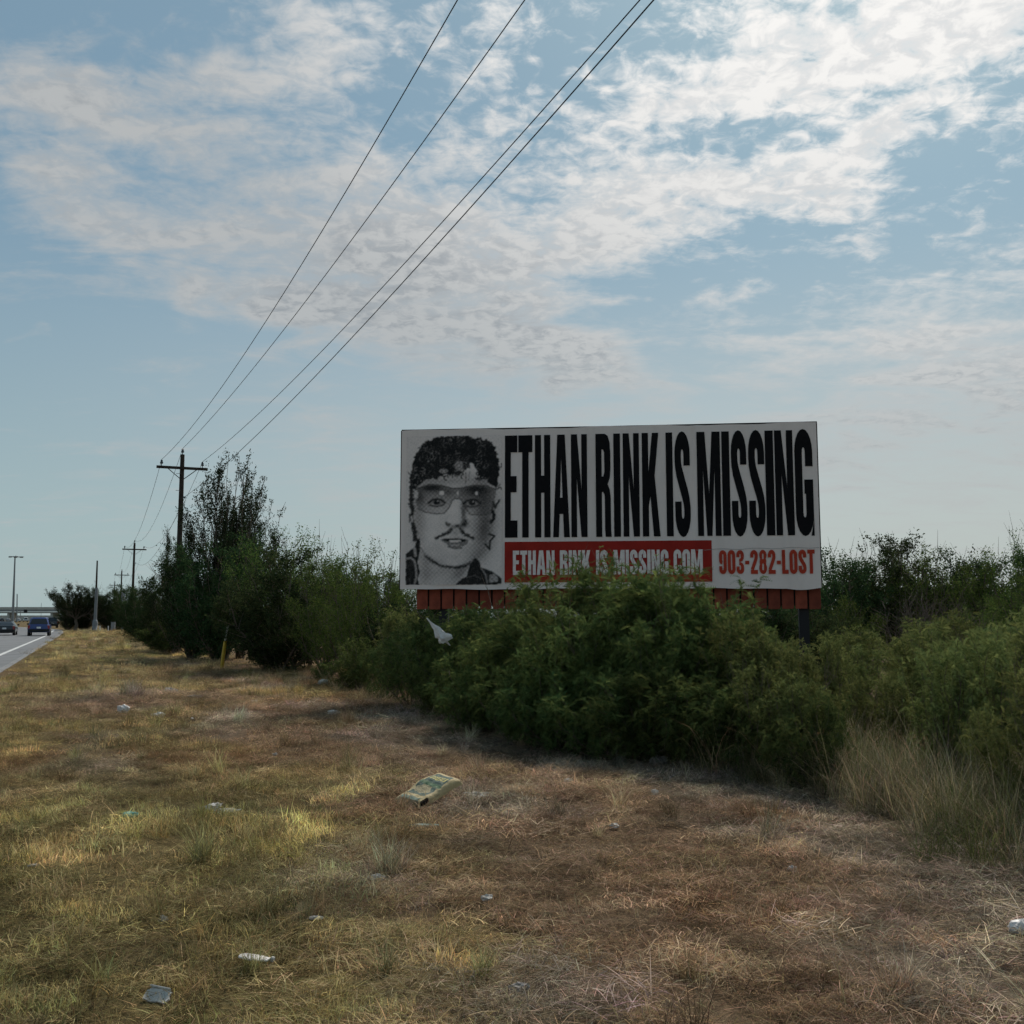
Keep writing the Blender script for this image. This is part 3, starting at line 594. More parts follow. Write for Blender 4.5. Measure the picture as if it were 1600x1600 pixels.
# ---- the printed half-tone portrait, painted as tone values on a fine grid (drawing units: 1152 x 1600)
def portrait():
    x0, x1, y0, y1 = 92, 1052, 70, 1560
    nw, nh = 168, 262
    X, Y = np.meshgrid(np.linspace(x0, x1, nw), np.linspace(y0, y1, nh))
    T = np.full(X.shape, .92)
    nz = lambda sx, sy, s, o=4: fbm(X / sx, Y / sy, s, o) - .5
    def poly(pts, wob=0.0, s=3):
        px = X + (nz(28, 28, s) * wob if wob else 0); py = Y + (nz(28, 28, s + 9) * wob if wob else 0)
        ins = np.zeros(X.shape, bool); n = len(pts)
        for i in range(n):
            (ax, ay), (bx, by) = pts[i], pts[(i + 1) % n]
            c = ((ay > py) != (by > py)) & (px < (bx - ax) * (py - ay) / (by - ay + 1e-9) + ax); ins ^= c
        return ins
    def dist(pts):
        D = np.full(X.shape, 1e9)
        for (ax, ay), (bx, by) in zip(pts[:-1], pts[1:]):
            t = np.clip(((X - ax) * (bx - ax) + (Y - ay) * (by - ay)) / ((bx - ax) ** 2 + (by - ay) ** 2 + 1e-9), 0, 1)
            D = np.minimum(D, np.hypot(X - ax - t * (bx - ax), Y - ay - t * (by - ay)))
        return D
    def stroke(pts, w, tone, soft=6, fuzz=0.0):
        nonlocal T
        D = dist(pts) + (nz(14, 14, 77) * fuzz if fuzz else 0); a = 1 - sst(D, w, w + soft); T = T * (1 - a) + tone * a
    def blob(cx, cy, rx, ry, k, rot=0.0):
        nonlocal T
        c, s = math.cos(R(rot)), math.sin(R(rot)); dx, dy = X - cx, Y - cy
        q = ((dx * c + dy * s) / rx) ** 2 + ((-dx * s + dy * c) / ry) ** 2; T = T * (1 - k * np.exp(-q * 1.2))
    neck = poly([(215, 1120), (240, 1560), (610, 1560), (745, 1340), (850, 1180), (230, 1000)])
    T[neck] = .80
    blob(420, 1440, 200, 50, .14, -12)
    face = poly([(165, 560), (175, 900), (205, 1040), (250, 1190), (330, 1300), (450, 1372), (600, 1390), (720, 1362), (800, 1300), (872, 1200), (922, 1060), (950, 900), (985, 700), (992, 560), (950, 420), (600, 300), (300, 350)])
    T[face] = .93 + .10 * nz(60, 60, 41)[face]
    blob(880, 1000, 110, 280, .70, 8); blob(200, 800, 50, 260, .3); blob(560, 470, 200, 40, .25); blob(640, 1090, 120, 30, .15); blob(230, 1080, 60, 170, .2); blob(760, 960, 90, 90, .14); blob(480, 900, 60, 60, .08); blob(420, 1200, 120, 90, .12); blob(720, 1220, 120, 80, .16); blob(260, 900, 70, 160, .16); blob(800, 1290, 160, 60, .3, -40); blob(400, 1330, 170, 45, .22, 20); blob(300, 520, 130, 60, .28); blob(860, 530, 110, 70, .4); blob(560, 1290, 150, 50, .12)
    # brow, eyes, nose
    blob(350, 590, 110, 28, .8, -4); blob(790, 610, 130, 36, .8, 3)
    lens = poly([(180, 610), (230, 585), (330, 560), (450, 573), (560, 603), (640, 602), (780, 575), (900, 580), (995, 620), (985, 700), (950, 855), (900, 872), (735, 868), (690, 800), (650, 716), (560, 712), (525, 795), (480, 850), (400, 856), (280, 836), (215, 800), (180, 700)])
    T = np.where(lens, T * (.52 + .25 * sst(Y, 640, 840)), T)
    for c in ((370, 605, 130, 40, .6, 2), (520, 640, 60, 40, .35, 0), (800, 640, 150, 60, .62, 0), (860, 720, 120, 90, .4, 0), (230, 690, 40, 60, .45, 0), (690, 780, 40, 90, .45, 8)): blob(*c)
    stroke([(185, 605), (330, 560), (450, 573), (560, 603), (640, 602), (780, 575), (900, 580), (992, 620)], 3, .22, 7)
    stroke([(215, 800), (280, 836), (400, 856), (480, 850), (525, 795), (560, 722), (590, 704), (640, 712), (690, 800), (735, 868), (900, 872), (950, 850)], 1.5, .28, 7)
    for ex, ey, k in ((402, 738, 1), (755, 748, 1)):
        T = np.where(((X - ex) / 80) ** 2 + ((Y - ey - 2) / 20) ** 2 < 1, .48, T)
        stroke([(ex - 84, ey + 8), (ex - 45, ey - 22), (ex + 5, ey - 32), (ex + 50, ey - 20), (ex + 82, ey + 8)], 4, .08, 12)
        T = np.where(((X - ex) / 32) ** 2 + ((Y - ey - 2) / 24) ** 2 < 1, .05, T); T = np.where(np.hypot(X - ex - 10, Y - ey + 10) < 8, .8, T)
        stroke([(ex - 70, ey + 30), (ex, ey + 44), (ex + 70, ey + 28)], 3, .22, 12)
    T = np.where((X > 428) & (X < 476) & (Y > 626) & (Y < 668), .95, T); T = np.where(np.hypot((X - 800) / 16, (Y - 655) / 20) < 1, .92, T); T = np.where(np.hypot((X - 612) / 10, (Y - 650) / 22) < 1, .85, T)
    T = np.where(np.hypot((X - 195) / 22, (Y - 660) / 45) < 1, .82, T)
    blob(668, 860, 30, 120, .62, -4); blob(690, 950, 36, 40, .6); blob(600, 985, 90, 20, .55); T = np.where(np.hypot((X - 595) / 55, (Y - 870) / 90) < 1, np.maximum(T, .84), T)
    for c in ((520, 962, 24, 16), (612, 975, 26, 14), (668, 962, 26, 18)): blob(*c, .9)
    stroke([(497, 940), (505, 965), (530, 970)], 4, .2, 8); stroke([(690, 920), (695, 950), (680, 975)], 4, .15, 8)
    # moustache, mouth, beard line
    stroke([(550, 1015), (525, 1045), (480, 1062), (440, 1078), (405, 1096)], 4, .09, 20, 38); stroke([(640, 1010), (670, 1045), (705, 1072), (740, 1088), (772, 1104)], 4, .09, 20, 38)
    blob(585, 1040, 60, 36, .28)
    T = np.where(poly([(438, 1112), (500, 1098), (560, 1102), (600, 1096), (660, 1102), (722, 1116), (710, 1160), (660, 1182), (590, 1190), (520, 1170), (470, 1135)]), .40, T)
    T = np.where(poly([(455, 1112), (520, 1104), (600, 1108), (700, 1116), (690, 1136), (600, 1142), (520, 1134)]), .04, T)
    T = np.where(poly([(522, 1122), (560, 1116), (640, 1118), (652, 1132), (600, 1142), (540, 1138)]), .92, T)
    stroke([(520, 1180), (580, 1200), (650, 1196)], 3, .3, 12); T = np.where(np.hypot((X - 590) / 50, (Y - 1168) / 7) < 1, .72, T)
    stroke([(300, 1275), (330, 1302), (400, 1350), (450, 1374), (600, 1390), (690, 1372), (745, 1345)], 1, .12, 22, 26); stroke([(745, 1345), (820, 1275), (880, 1190), (925, 1060)], 0, .45, 14, 8)
    stroke([(245, 1190), (300, 1275)], 0, .45, 10)
    blob(640, 1440, 120, 70, .4, -40); blob(300, 1400, 60, 160, .25); blob(860, 800, 90, 120, .3); blob(560, 530, 330, 40, .3); blob(250, 700, 60, 150, .25)
    # jacket
    jw = .05 + .10 * sst(nz(18, 40, 31), .08, .25)
    T = np.where(poly([(98, 1258), (140, 1215), (182, 1195), (205, 1120), (238, 1100), (235, 1230), (215, 1330), (240, 1440), (215, 1500), (235, 1560), (98, 1560)], 10), jw, T)
    stroke([(98, 1300), (150, 1292), (185, 1320), (200, 1400), (205, 1480), (190, 1540)], 7, .55, 8, 6); stroke([(185, 1200), (195, 1270)], 10, .6, 8, 10)
    T = np.where(poly([(598, 1560), (660, 1500), (705, 1480), (735, 1370), (775, 1305), (800, 1300), (838, 1345), (845, 1390), (955, 1430), (1045, 1495), (1048, 1545), (1000, 1560)], 8), jw, T)
    stroke([(850, 1400), (890, 1460), (910, 1545)], 4, .5, 6, 5); T = np.where(poly([(925, 1465), (980, 1455), (1015, 1490), (1010, 1535), (930, 1540)], 12), .55 + nz(16, 16, 8) * .5, T); stroke([(700, 1490), (780, 1470), (850, 1500)], 2, .25, 6)
    # ears, side locks, earring
    stroke([(140, 600), (150, 680), (140, 760), (160, 800), (145, 880), (165, 960), (185, 1040), (195, 1110)], 14, .10, 14, 44); stroke([(150, 880), (158, 930)], 6, .75, 6, 6)
    stroke([(958, 830), (975, 870), (970, 915), (945, 940)], 11, .06, 8, 10); stroke([(962, 770), (955, 820)], 6, .2, 8); stroke([(965, 740), (985, 800), (1030, 720)], 6, .12, 8, 16)
    stroke([(925, 1062), (980, 1080), (935, 1132), (932, 1212), (888, 1160)], 6, .07, 5)
    # curly hair
    hair = poly([(128, 612), (124, 480), (140, 400), (170, 300), (200, 230), (245, 160), (330, 108), (450, 76), (720, 76), (745, 112), (790, 98), (840, 96), (905, 125), (985, 190), (1000, 290), (1030, 400), (1020, 500), (994, 612), (955, 575), (905, 530), (870, 490), (815, 480), (790, 400), (750, 345), (700, 410), (650, 460), (600, 492), (560, 455), (450, 468), (400, 512), (330, 500), (290, 500), (245, 555), (180, 600)], 46, 21)
    w1 = X + 60 * nz(90, 90, 50); w2 = Y + 60 * nz(90, 90, 55)
    curl = np.abs(np.sin((fbm(w1 / 95, w2 / 95, 60, 2) * 9 + nz(40, 40, 66) * 2.0) * np.pi)); strand = sst(curl, .86, 1.0) * sst(nz(120, 120, 70) + .08 * np.sin(X / 90), -.06, .16)
    ht = .012 + .42 * strand + .16 * sst(nz(16, 22, 80), .08, .3) * sst(X, 1100, 100)
    T = np.where(hair, ht, T)
    hr = random.Random(12)
    for q in range(90):
        cx, cy = hr.uniform(130, 1020), hr.uniform(80, 560); rr = hr.uniform(16, 46); a0 = hr.uniform(0, 360); sp_ = hr.uniform(90, 230); el = hr.uniform(.5, 1.0)
        ins_ = hair[int((cy - y0) / (y1 - y0) * (nh - 1)), int((cx - x0) / (x1 - x0) * (nw - 1))]
        if not ins_: continue
        pts = [(cx + rr * math.cos(R(a0 + sp_ * t / 7)), cy + rr * el * math.sin(R(a0 + sp_ * t / 7))) for t in range(8)]
        stroke(pts, 1.5, hr.choice((.01, .01, .01, .08, .22, .42) if cy > 140 else (.02, .12, .2)), 5, 3)
    for q in range(8):   # loose curls on the outline and fringe
        t = hr.uniform(0, 1); edge = [(150, 430), (200, 250), (300, 130), (760, 100), (900, 140), (990, 250), (1015, 420), (1005, 560)]; e = edge[int(t * 7.99)]; cx, cy = e[0] + hr.uniform(-40, 40), e[1] + hr.uniform(-60, 60); rr = hr.uniform(9, 20); a0 = hr.uniform(0, 360)
        stroke([(cx + rr * math.cos(R(a0 + 25 * k_)), cy + rr * math.sin(R(a0 + 25 * k_))) for k_ in range(8)], 2, .05, 6, 3)
    for q in range(26):
        cx, cy = hr.uniform(270, 900), hr.uniform(440, 500); rr = hr.uniform(14, 30); a0 = hr.uniform(0, 180)
        if 690 < cx < 800: continue
        stroke([(cx + rr * math.cos(R(a0 + 25 * k_)), cy + rr * math.sin(R(a0 + 25 * k_))) for k_ in range(7)], 2, .06, 6, 3)
    for c in ((470, 425, 46, 24, -8), (620, 375, 42, 48, 30), (655, 420, 30, 14, 0)):
        q = ((X - c[0]) / c[2]) ** 2 + ((Y - c[1]) / c[3]) ** 2; T = np.where((q < 1) & (q > .0), .66 - .5 * sst(np.abs(np.sin(q * 7)), .7, 1), T)
    stroke([(690, 440), (695, 500), (688, 560)], 2, .3, 5, 4); stroke([(730, 430), (722, 520)], 1.5, .4, 5, 3)
    # soft focus of the source photograph, then half-tone grain on the mid tones
    for _ in range(2):
        Tp = np.pad(T, 1, mode='edge'); T = (Tp[:-2, 1:-1] + Tp[2:, 1:-1] + Tp[1:-1, :-2] + Tp[1:-1, 2:] + 2 * Tp[1:-1, 1:-1]) / 6
    ht = .5 + .5 * np.sin(X / 7.0) * np.sin(Y / 7.0); mid = np.exp(-((T - .55) / .28) ** 2)
    T = T + (ht - .5) * .20 * mid + nz(6, 6, 99, 2) * .24
    T = np.clip(T, .015, .97)
    # to board coordinates (crop of the photograph at 6.4 times its scale)
    pxs = 620 + X / 6.4; pys = 670 + Y / 6.4
    cor = {}
    (ua, wa), (ub, wb), (uc, wc), (ud, wd) = bpix(pxs[0, 0], pys[0, 0]), bpix(pxs[0, -1], pys[0, -1]), bpix(pxs[-1, 0], pys[-1, 0]), bpix(pxs[-1, -1], pys[-1, -1])
    s = (X - x0) / (x1 - x0); t = (Y - y0) / (y1 - y0)
    ul, ur, wtp, wbt = (ua + uc) / 2, (ub + ud) / 2, (wa + wb) / 2, (wc + wd) / 2
    PX = ul + (ur - ul) * s; PZ = wtp + (wbt - wtp) * t
    Vv = np.stack([PX, np.full(PX.shape, -.016) + .006 * (1 - t), PZ], -1).reshape(-1, 3)
    ii = np.arange(nw * nh).reshape(nh, nw); F4 = np.stack([ii[1:, :-1], ii[1:, 1:], ii[:-1, 1:], ii[:-1, :-1]], -1).reshape(-1, 4)
    Cc = (T.ravel() ** 1.45)[:, None] * np.array([[.84, .71, .655]])
    o = link('portrait_print', np_mesh('portrait_print', Vv, None, F4, [M['print_grey']], Cc), board)
    o['label'] = 'black and white printed portrait with curly hair, visor glasses and moustache'
portrait()
# ------------------------------------------------------------------ shrubs and trees
def unit(v): return v / (np.linalg.norm(v, axis=-1, keepdims=True) + 1e-9)
def skeleton(seed, H, Rr, nstem=9, nside=11, ntwig=7, trunk=0.0, lean=(.05, .75), side_len=.42, twig_len=.22, upright=.25, low=.12, droop=.0, whip=12):
    rng = np.random.default_rng(seed); tubes = []; tw = []
    starts = []
    if trunk > 0:
        tp = np.array([[0, 0, -.1], [.03 * H * rng.normal(), .03 * H * rng.normal(), trunk * .5], [.05 * H * rng.normal(), .05 * H * rng.normal(), trunk]])
        tubes.append((tp, np.array([.045, .036, .03]) * H, 8)); starts = [tp[2]] * nstem
    else:
        starts = [np.array([rng.normal() * .06 * Rr, rng.normal() * .06 * Rr, -.05]) for _ in range(nstem)]
    for s in range(nstem):
        az = 2 * np.pi * (s + rng.uniform(-.35, .35)) / nstem; ln = rng.uniform(*lean)
        top = H * rng.uniform(.55, 1.05) * (1 - .28 * (ln / lean[1]) ** 2); base = starts[s]
        end = np.array([np.cos(az) * Rr * ln * 1.15, np.sin(az) * Rr * ln * 1.15, top])
        k = 8; t = np.linspace(0, 1, k)[:, None]
        mid = base * (1 - t) + end * t
        bow = np.array([np.cos(az), np.sin(az), 0]) * (np.sin(t * np.pi) * Rr * .12) + rng.normal(0, .02 * H, (k, 3)) * np.sin(t * np.pi)
        pts = mid + bow
        r0 = .0088 * H * rng.uniform(.7, 1.2); tubes.append((pts, np.linspace(r0, r0 * .2, k), 5))
        L = np.linalg.norm(end - base)
        for b in range(nside):
            tt = low + (1 - low) * (b + rng.uniform(0, 1)) / nside; q = np.array([np.interp(tt, t[:, 0], pts[:, j]) for j in range(3)])
            d = unit(end - base); a2 = rng.uniform(0, 2 * np.pi)
            out = np.array([np.cos(a2), np.sin(a2), 0]) * .9 + np.array([np.cos(az), np.sin(az), 0]) * .35
            dr = unit(d * rng.uniform(.3, .8) + out * rng.uniform(.5, 1.0) + np.array([0, 0, upright]))
            l2 = side_len * L * (1.05 - .62 * tt) * rng.uniform(.6, 1.15)
            kk = 5; t2 = np.linspace(0, 1, kk)[:, None]
            p2 = q + dr * l2 * t2 + np.array([0, 0, -droop * l2]) * t2 ** 2 + rng.normal(0, .02 * l2, (kk, 3)) * t2
            tubes.append((p2, np.linspace(r0 * .42, r0 * .1, kk), 3))
            for w in range(ntwig):
                t3 = .15 + .85 * (w + rng.uniform(0, 1)) / ntwig; q3 = np.array([np.interp(t3, t2[:, 0], p2[:, j]) for j in range(3)])
                d3 = unit(dr * .6 + unit(rng.normal(0, 1, 3)) * .8 + np.array([0, 0, upright * .8 - droop]))
                tw.append(np.concatenate([q3, d3, [twig_len * H * .5 * rng.uniform(.5, 1.2)]]))
        for w in range(4):
            d3 = unit(unit(pts[-1] - pts[-2]) + rng.normal(0, .35, 3)); tw.append(np.concatenate([pts[-1], d3, [twig_len * H * .5 * rng.uniform(.7, 1.5)]]))
    for w in range(whip):   # long thin shoots that stand clear of the crown, some of them dead
        az = rng.uniform(0, 2 * np.pi); rr = Rr * rng.uniform(.1, .75); b0 = np.array([np.cos(az) * rr * .6, np.sin(az) * rr * .6, H * rng.uniform(.35, .6)])
        e0 = np.array([np.cos(az) * rr * 1.25, np.sin(az) * rr * 1.25, H * rng.uniform(.95, 1.18) * (1 - .3 * (rr / Rr) ** 2)])
        t = np.linspace(0, 1, 6)[:, None]; p = b0 * (1 - t) + e0 * t + rng.normal(0, .012 * H, (6, 3)) * np.sin(t * np.pi)
        tubes.append((p, np.linspace(.0035, .0012, 6) * H, 3))
        if rng.uniform() < .7:
            for q in range(7):
                tt = .3 + .7 * rng.uniform(); c0 = b0 * (1 - tt) + e0 * tt; d3 = unit(unit(e0 - b0) * .8 + rng.normal(0, .45, 3)); tw.append(np.concatenate([c0, d3, [twig_len * H * .5 * rng.uniform(.3, .7)]]))
        else:
            for q in range(4):
                tt = .4 + .6 * rng.uniform(); c0 = b0 * (1 - tt) + e0 * tt; d3 = unit(unit(e0 - b0) + rng.normal(0, .5, 3)); tubes.append((np.stack([c0, c0 + d3 * H * .08, c0 + d3 * H * .15 + np.array([0, 0, .02 * H])]), np.array([.002, .0014, .0008]) * H, 3))
    return rng, tubes, np.array(tw)
def fronds(rng, tw, nf, flen, pairs, c_lo, c_hi):
    """feathery compound leaves: leaflets in two rows along a rachis"""
    n = len(tw); t = (np.arange(nf)[None] + rng.uniform(0, 1, (n, nf))) / nf
    pos = tw[:, None, :3] + tw[:, None, 3:6] * (tw[:, 6][:, None] * t)[..., None]
    d = unit(tw[:, None, 3:6] * .5 + unit(rng.normal(0, 1, (n, nf, 3))) * .9 + np.array([0, 0, .05]))
    pos = pos.reshape(-1, 3); d = d.reshape(-1, 3); m = len(pos)
    L = flen * rng.uniform(.6, 1.25, m)
    up = unit(rng.normal(0, .45, (m, 3)) + np.array([0, 0, 1.])); sd = unit(np.cross(d, up)); nr = np.cross(sd, d)
    k = np.arange(pairs); f = (k + .6) / pairs
    bend = -.25 * f ** 2
    c = pos[:, None] + d[:, None] * (L[:, None] * f)[..., None] + nr[:, None] * (L[:, None] * bend)[..., None] + np.array([0, 0, -1.]) * (L[:, None] * .25 * f ** 2)[..., None]
    wl = .24 * np.sin(np.pi * (0.12 + .8 * f))
    V = []
    for sgn in (-1, 1):
        tip = c + sgn * sd[:, None] * (L[:, None] * wl)[..., None] + d[:, None] * (L[:, None] * .16)[..., None] + nr[:, None] * (L * .05)[:, None, None]
        hw = (L * .40 / pairs)[:, None, None] * d[:, None]
        V.append(np.stack([c - hw, c + hw, tip], 2))
    V = np.stack(V, 2).reshape(-1, 3)
    F3 = np.arange(len(V)).reshape(-1, 3)
    mixc = rng.uniform(0, 1, (m, 1)) ** 1.3; C = np.array(c_lo) * (1 - mixc) + np.array(c_hi) * mixc
    C = C * rng.uniform(.75, 1.25, (m, 1))
    return V, F3, np.repeat(C, pairs * 6, 0)
def leaves(rng, tw, nf, size, c_lo, c_hi, along=.25):
    n = len(tw); t = (np.arange(nf)[None] + rng.uniform(0, 1, (n, nf))) / nf
    pos = (tw[:, None, :3] + tw[:, None, 3:6] * (tw[:, 6][:, None] * t)[..., None]).reshape(-1, 3); m = len(pos)
    pos = pos + rng.normal(0, size * .6, (m, 3))
    d = unit(np.repeat(tw[:, 3:6], nf, 0) * along + unit(rng.normal(0, 1, (m, 3)))); sd = unit(np.cross(d, rng.normal(0, 1, (m, 3)))); L = (size * rng.uniform(.6, 1.3, m))[:, None]
    nr = np.cross(sd, d)
    V = np.stack([pos, pos + d * L * .5 + sd * L * .3 + nr * L * .1, pos + d * L, pos + d * L * .5 - sd * L * .3 + nr * L * .1], 1).reshape(-1, 3)
    F4 = np.arange(len(V)).reshape(-1, 4)
    mixc = rng.uniform(0, 1, (m, 1)) ** 1.3; C = (np.array(c_lo) * (1 - mixc) + np.array(c_hi) * mixc) * rng.uniform(.7, 1.3, (m, 1))
    return V, F4, np.repeat(C, 4, 0)
def stems_mesh(tubes, mat):
    VV = []; FF = []; o = 0
    for p, r, k in tubes:
        v, f = tube_arrays(p, r, k); VV.append(v); FF.append(f + o); o += len(v)
    return np_mesh('stems', np.concatenate(VV), None, np.concatenate(FF), [mat])
def proto_frond(seed, H, Rr, c_lo, c_hi, nf=6, flen=.13, pairs=6, **kw):
    rng, tubes, tw = skeleton(seed, H, Rr, **kw); V, F, C = fronds(rng, tw, nf, flen, pairs, c_lo, c_hi)
    return dict(stems=stems_mesh(tubes, M['bark']), crown=np_mesh('foliage', V, F, None, [M['feather']], C), H=float(np.percentile(V[:, 2], 98.5)))
def proto_leaf(seed, H, Rr, c_lo, c_hi, nf=8, size=.06, along=.25, **kw):
    rng, tubes, tw = skeleton(seed, H, Rr, **kw); V, F, C = leaves(rng, tw, nf, size, c_lo, c_hi, along)
    return dict(stems=stems_mesh(tubes, M['bark']), crown=np_mesh('foliage', V, None, F, [M['feather']], C), H=float(np.percentile(V[:, 2], 98.5)))
GLO, GHI = (.072, .108, .038), (.195, .228, .074)
PR = {}
PR['f0'] = proto_frond(11, 2.4, 1.35, GLO, GHI, nf=8, flen=.16, pairs=8, nstem=12, nside=10, ntwig=6, twig_len=.26)
PR['f1'] = proto_frond(12, 2.4, 1.15, GLO, GHI, nf=8, flen=.16, pairs=8, nstem=12, nside=10, ntwig=6, upright=.55, twig_len=.28)
PR['f2'] = proto_frond(13, 2.4, 1.5, (0.067, 0.110, 0.038), (0.192, 0.222, 0.072), nf=8, flen=.17, pairs=8, nstem=12, nside=10, ntwig=5, droop=.25, twig_len=.28)
PR['f3'] = proto_frond(14, 2.4, 1.1, (0.102, 0.132, 0.046), (0.258, 0.270, 0.094), nf=7, flen=.14, pairs=7, nstem=15, nside=8, ntwig=4, upright=.9, low=.22, twig_len=.24, side_len=.3)           # open, yellower, twiggy
PR['f5'] = proto_frond(16, 2.4, 1.2, (0.096, 0.125, 0.043), (0.234, 0.246, 0.086), nf=7, flen=.15, pairs=7, nstem=13, nside=8, ntwig=5, upright=.7, low=.18, twig_len=.26, side_len=.34)
PR['f4'] = proto_frond(15, 1.2, 1.0, (0.058, 0.096, 0.034), (0.156, 0.186, 0.062), nf=7, nstem=10, nside=8, ntwig=5, flen=.12, twig_len=.32)    # low
PR['d0'] = proto_leaf(21, 4.2, 2.6, (0.025, 0.040, 0.018), (0.066, 0.078, 0.031), nf=14, size=.085, nstem=17, nside=13, ntwig=9, low=.01, twig_len=.17)
PR['d1'] = proto_leaf(22, 4.2, 2.1, (0.028, 0.056, 0.025), (0.070, 0.106, 0.040), nf=14, size=.08, nstem=16, nside=12, ntwig=9, low=.01, twig_len=.17)
PR['t0'] = proto_leaf(23, 4.6, 2.3, (0.055, 0.099, 0.028), (0.149, 0.190, 0.051), nf=12, size=.075, nstem=13, nside=12, ntwig=9, low=.08, upright=.5, twig_len=.2)
PR['t1'] = proto_leaf(24, 4.6, 2.0, (0.055, 0.099, 0.028), (0.149, 0.190, 0.051), nf=9, size=.075, nstem=10, nside=11, ntwig=8, low=.12, upright=.8, twig_len=.26)
PR['s0'] = proto_leaf(31, 7.6, 2.7, (0.022, 0.034, 0.018), (0.053, 0.071, 0.034), nf=18, size=.085, nstem=18, nside=14, ntwig=8, low=.06, upright=.9, side_len=.30, twig_len=.15, along=.9, lean=(.05, .9))
PR['o0'] = proto_leaf(41, 6.2, 4.6, (0.022, 0.034, 0.018), (0.053, 0.066, 0.031), nf=13, size=.14, nstem=16, nside=12, ntwig=8, trunk=1.6, low=.18, twig_len=.16, lean=(.1, 1.0), upright=.35)
PR['b0'] = proto_leaf(51, 3.2, 2.0, (.05, .045, .04), (.09, .08, .07), nf=1, size=.05, nstem=14, nside=14, ntwig=9, low=.05, twig_len=.2)   # leafless grey brush
PR['b0']['crown'].materials[0] = M['feather']
tree_rng = random.Random(5)
ORD = ['first', 'second', 'third', 'fourth', 'fifth', 'sixth', 'seventh', 'eighth', 'ninth', 'tenth', 'eleventh', 'twelfth', 'thirteenth']
def nth(items, it): return ORD[sorted(items).index(it)]
placed = []
def plant(kind, px, top, Y, name, label, cat, group=None, w=1.0, base=None, hscale=None):
    p = PR[kind]; q = at(px, top, Y); h = q[2] / p['H']
    o = empty(name, (q[0], Y, float(ground_z(np.array(q[0]), np.array(float(Y)))) - .02), tree_rng.uniform(0, 6.28)); o.scale = (h * w, h * w, h)
    tag(o, label, cat, group)
    tree = cat == 'tree'
    link('trunk' if tree else 'stems', p['stems'], o); link('crown' if tree else 'foliage', p['crown'], o)
    placed.append(o); return o
# --- the thicket that hides the lower half of the billboard (photo x of the middle, photo y of the top, distance)
TH = 'feathery green shrubs in the thicket before the billboard'
labs = ['below the portrait\'s right shoulder, back row', 'below the left red planks, front row', 'below the word ETHAN of the red banner, back row', 'below the word RINK of the red banner, middle row', 'below the first letters of MISSING on the banner', 'below the last letters of MISSING on the banner', 'below .COM at the banner\'s right end', 'below the gap between banner words ETHAN and RINK, front row', 'below the banner word IS, front row', 'below the end of banner MISSING, front row']
for i, (px, top, Y, k, w) in enumerate([(800, 952, 16.2, 'f1', 1.0), (770, 985, 14.8, 'f2', 1.0), (850, 905, 15.0, 'f0', 1.0), (905, 925, 13.8, 'f2', 1.05), (1000, 905, 13.6, 'f2', 1.0),
        (1035, 893, 13.3, 'f1', 1.0), (1085, 905, 12.9, 'f0', .95), (880, 960, 13.0, 'f0', .9), (960, 960, 12.7, 'f0', .95), (1040, 970, 12.3, 'f2', .95)]):
    plant(k, px, top + 9, Y, 'green_shrub', 'feathery green shrub ' + labs[i], 'shrub', TH, w)
plant('f1', 945, 890, 14.2, 'green_shrub', 'tallest feathery green shrub in front of the red banner of the billboard', 'shrub', w=.9)
plant('f2', 1120, 950, 12.4, 'green_shrub', 'green shrub just left of the exposed right-hand red planks', 'shrub', w=.9)
lab = 'low feathery green shrub at the front foot of the billboard thicket'
LOW = [(745, 1050, 14.6, 'f4'), (815, 1045, 13.2, 'f4'), (880, 1050, 12.6, 'f4'), (945, 1060, 12.0, 'f4'), (1010, 1050, 11.6, 'f4'), (1075, 1060, 11.3, 'f4'), (1135, 1075, 11.0, 'f4')]
for it in LOW:
    px, top, Y, k = it; plant(k, px, top, Y, 'green_shrub', nth(LOW, it) + ' from the left of the low shrubs at the thicket\'s front foot', 'shrub', 'low shrubs at the foot of the billboard thicket', 1.15)
plant('f1', 668, 975, 18.0, 'green_shrub', 'green shrub under the billboard\'s left corner holding a white plastic bag', 'shrub', w=1.0)
plant('f2', 722, 958, 17.2, 'green_shrub', 'green shrub right of the caught plastic bag, below the left red planks', 'shrub', w=.95)
plant('f0', 690, 1040, 16.6, 'green_shrub', 'dark low shrub with a leaning stem below the caught plastic bag', 'shrub', w=1.1)
plant('f3', 620, 955, 21.0, 'green_shrub', 'yellow-green shrub beside the billboard\'s lower left corner', 'shrub', w=1.0)
plant('f0', 560, 1002, 22.5, 'round_bush', 'small rounded dark green bush at the verge left of the billboard', 'bush', w=1.15)
plant('f4', 600, 1058, 21.3, 'green_shrub', 'lowest yellow-green shrub at the verge beside the leaning stick', 'shrub', w=1.2)
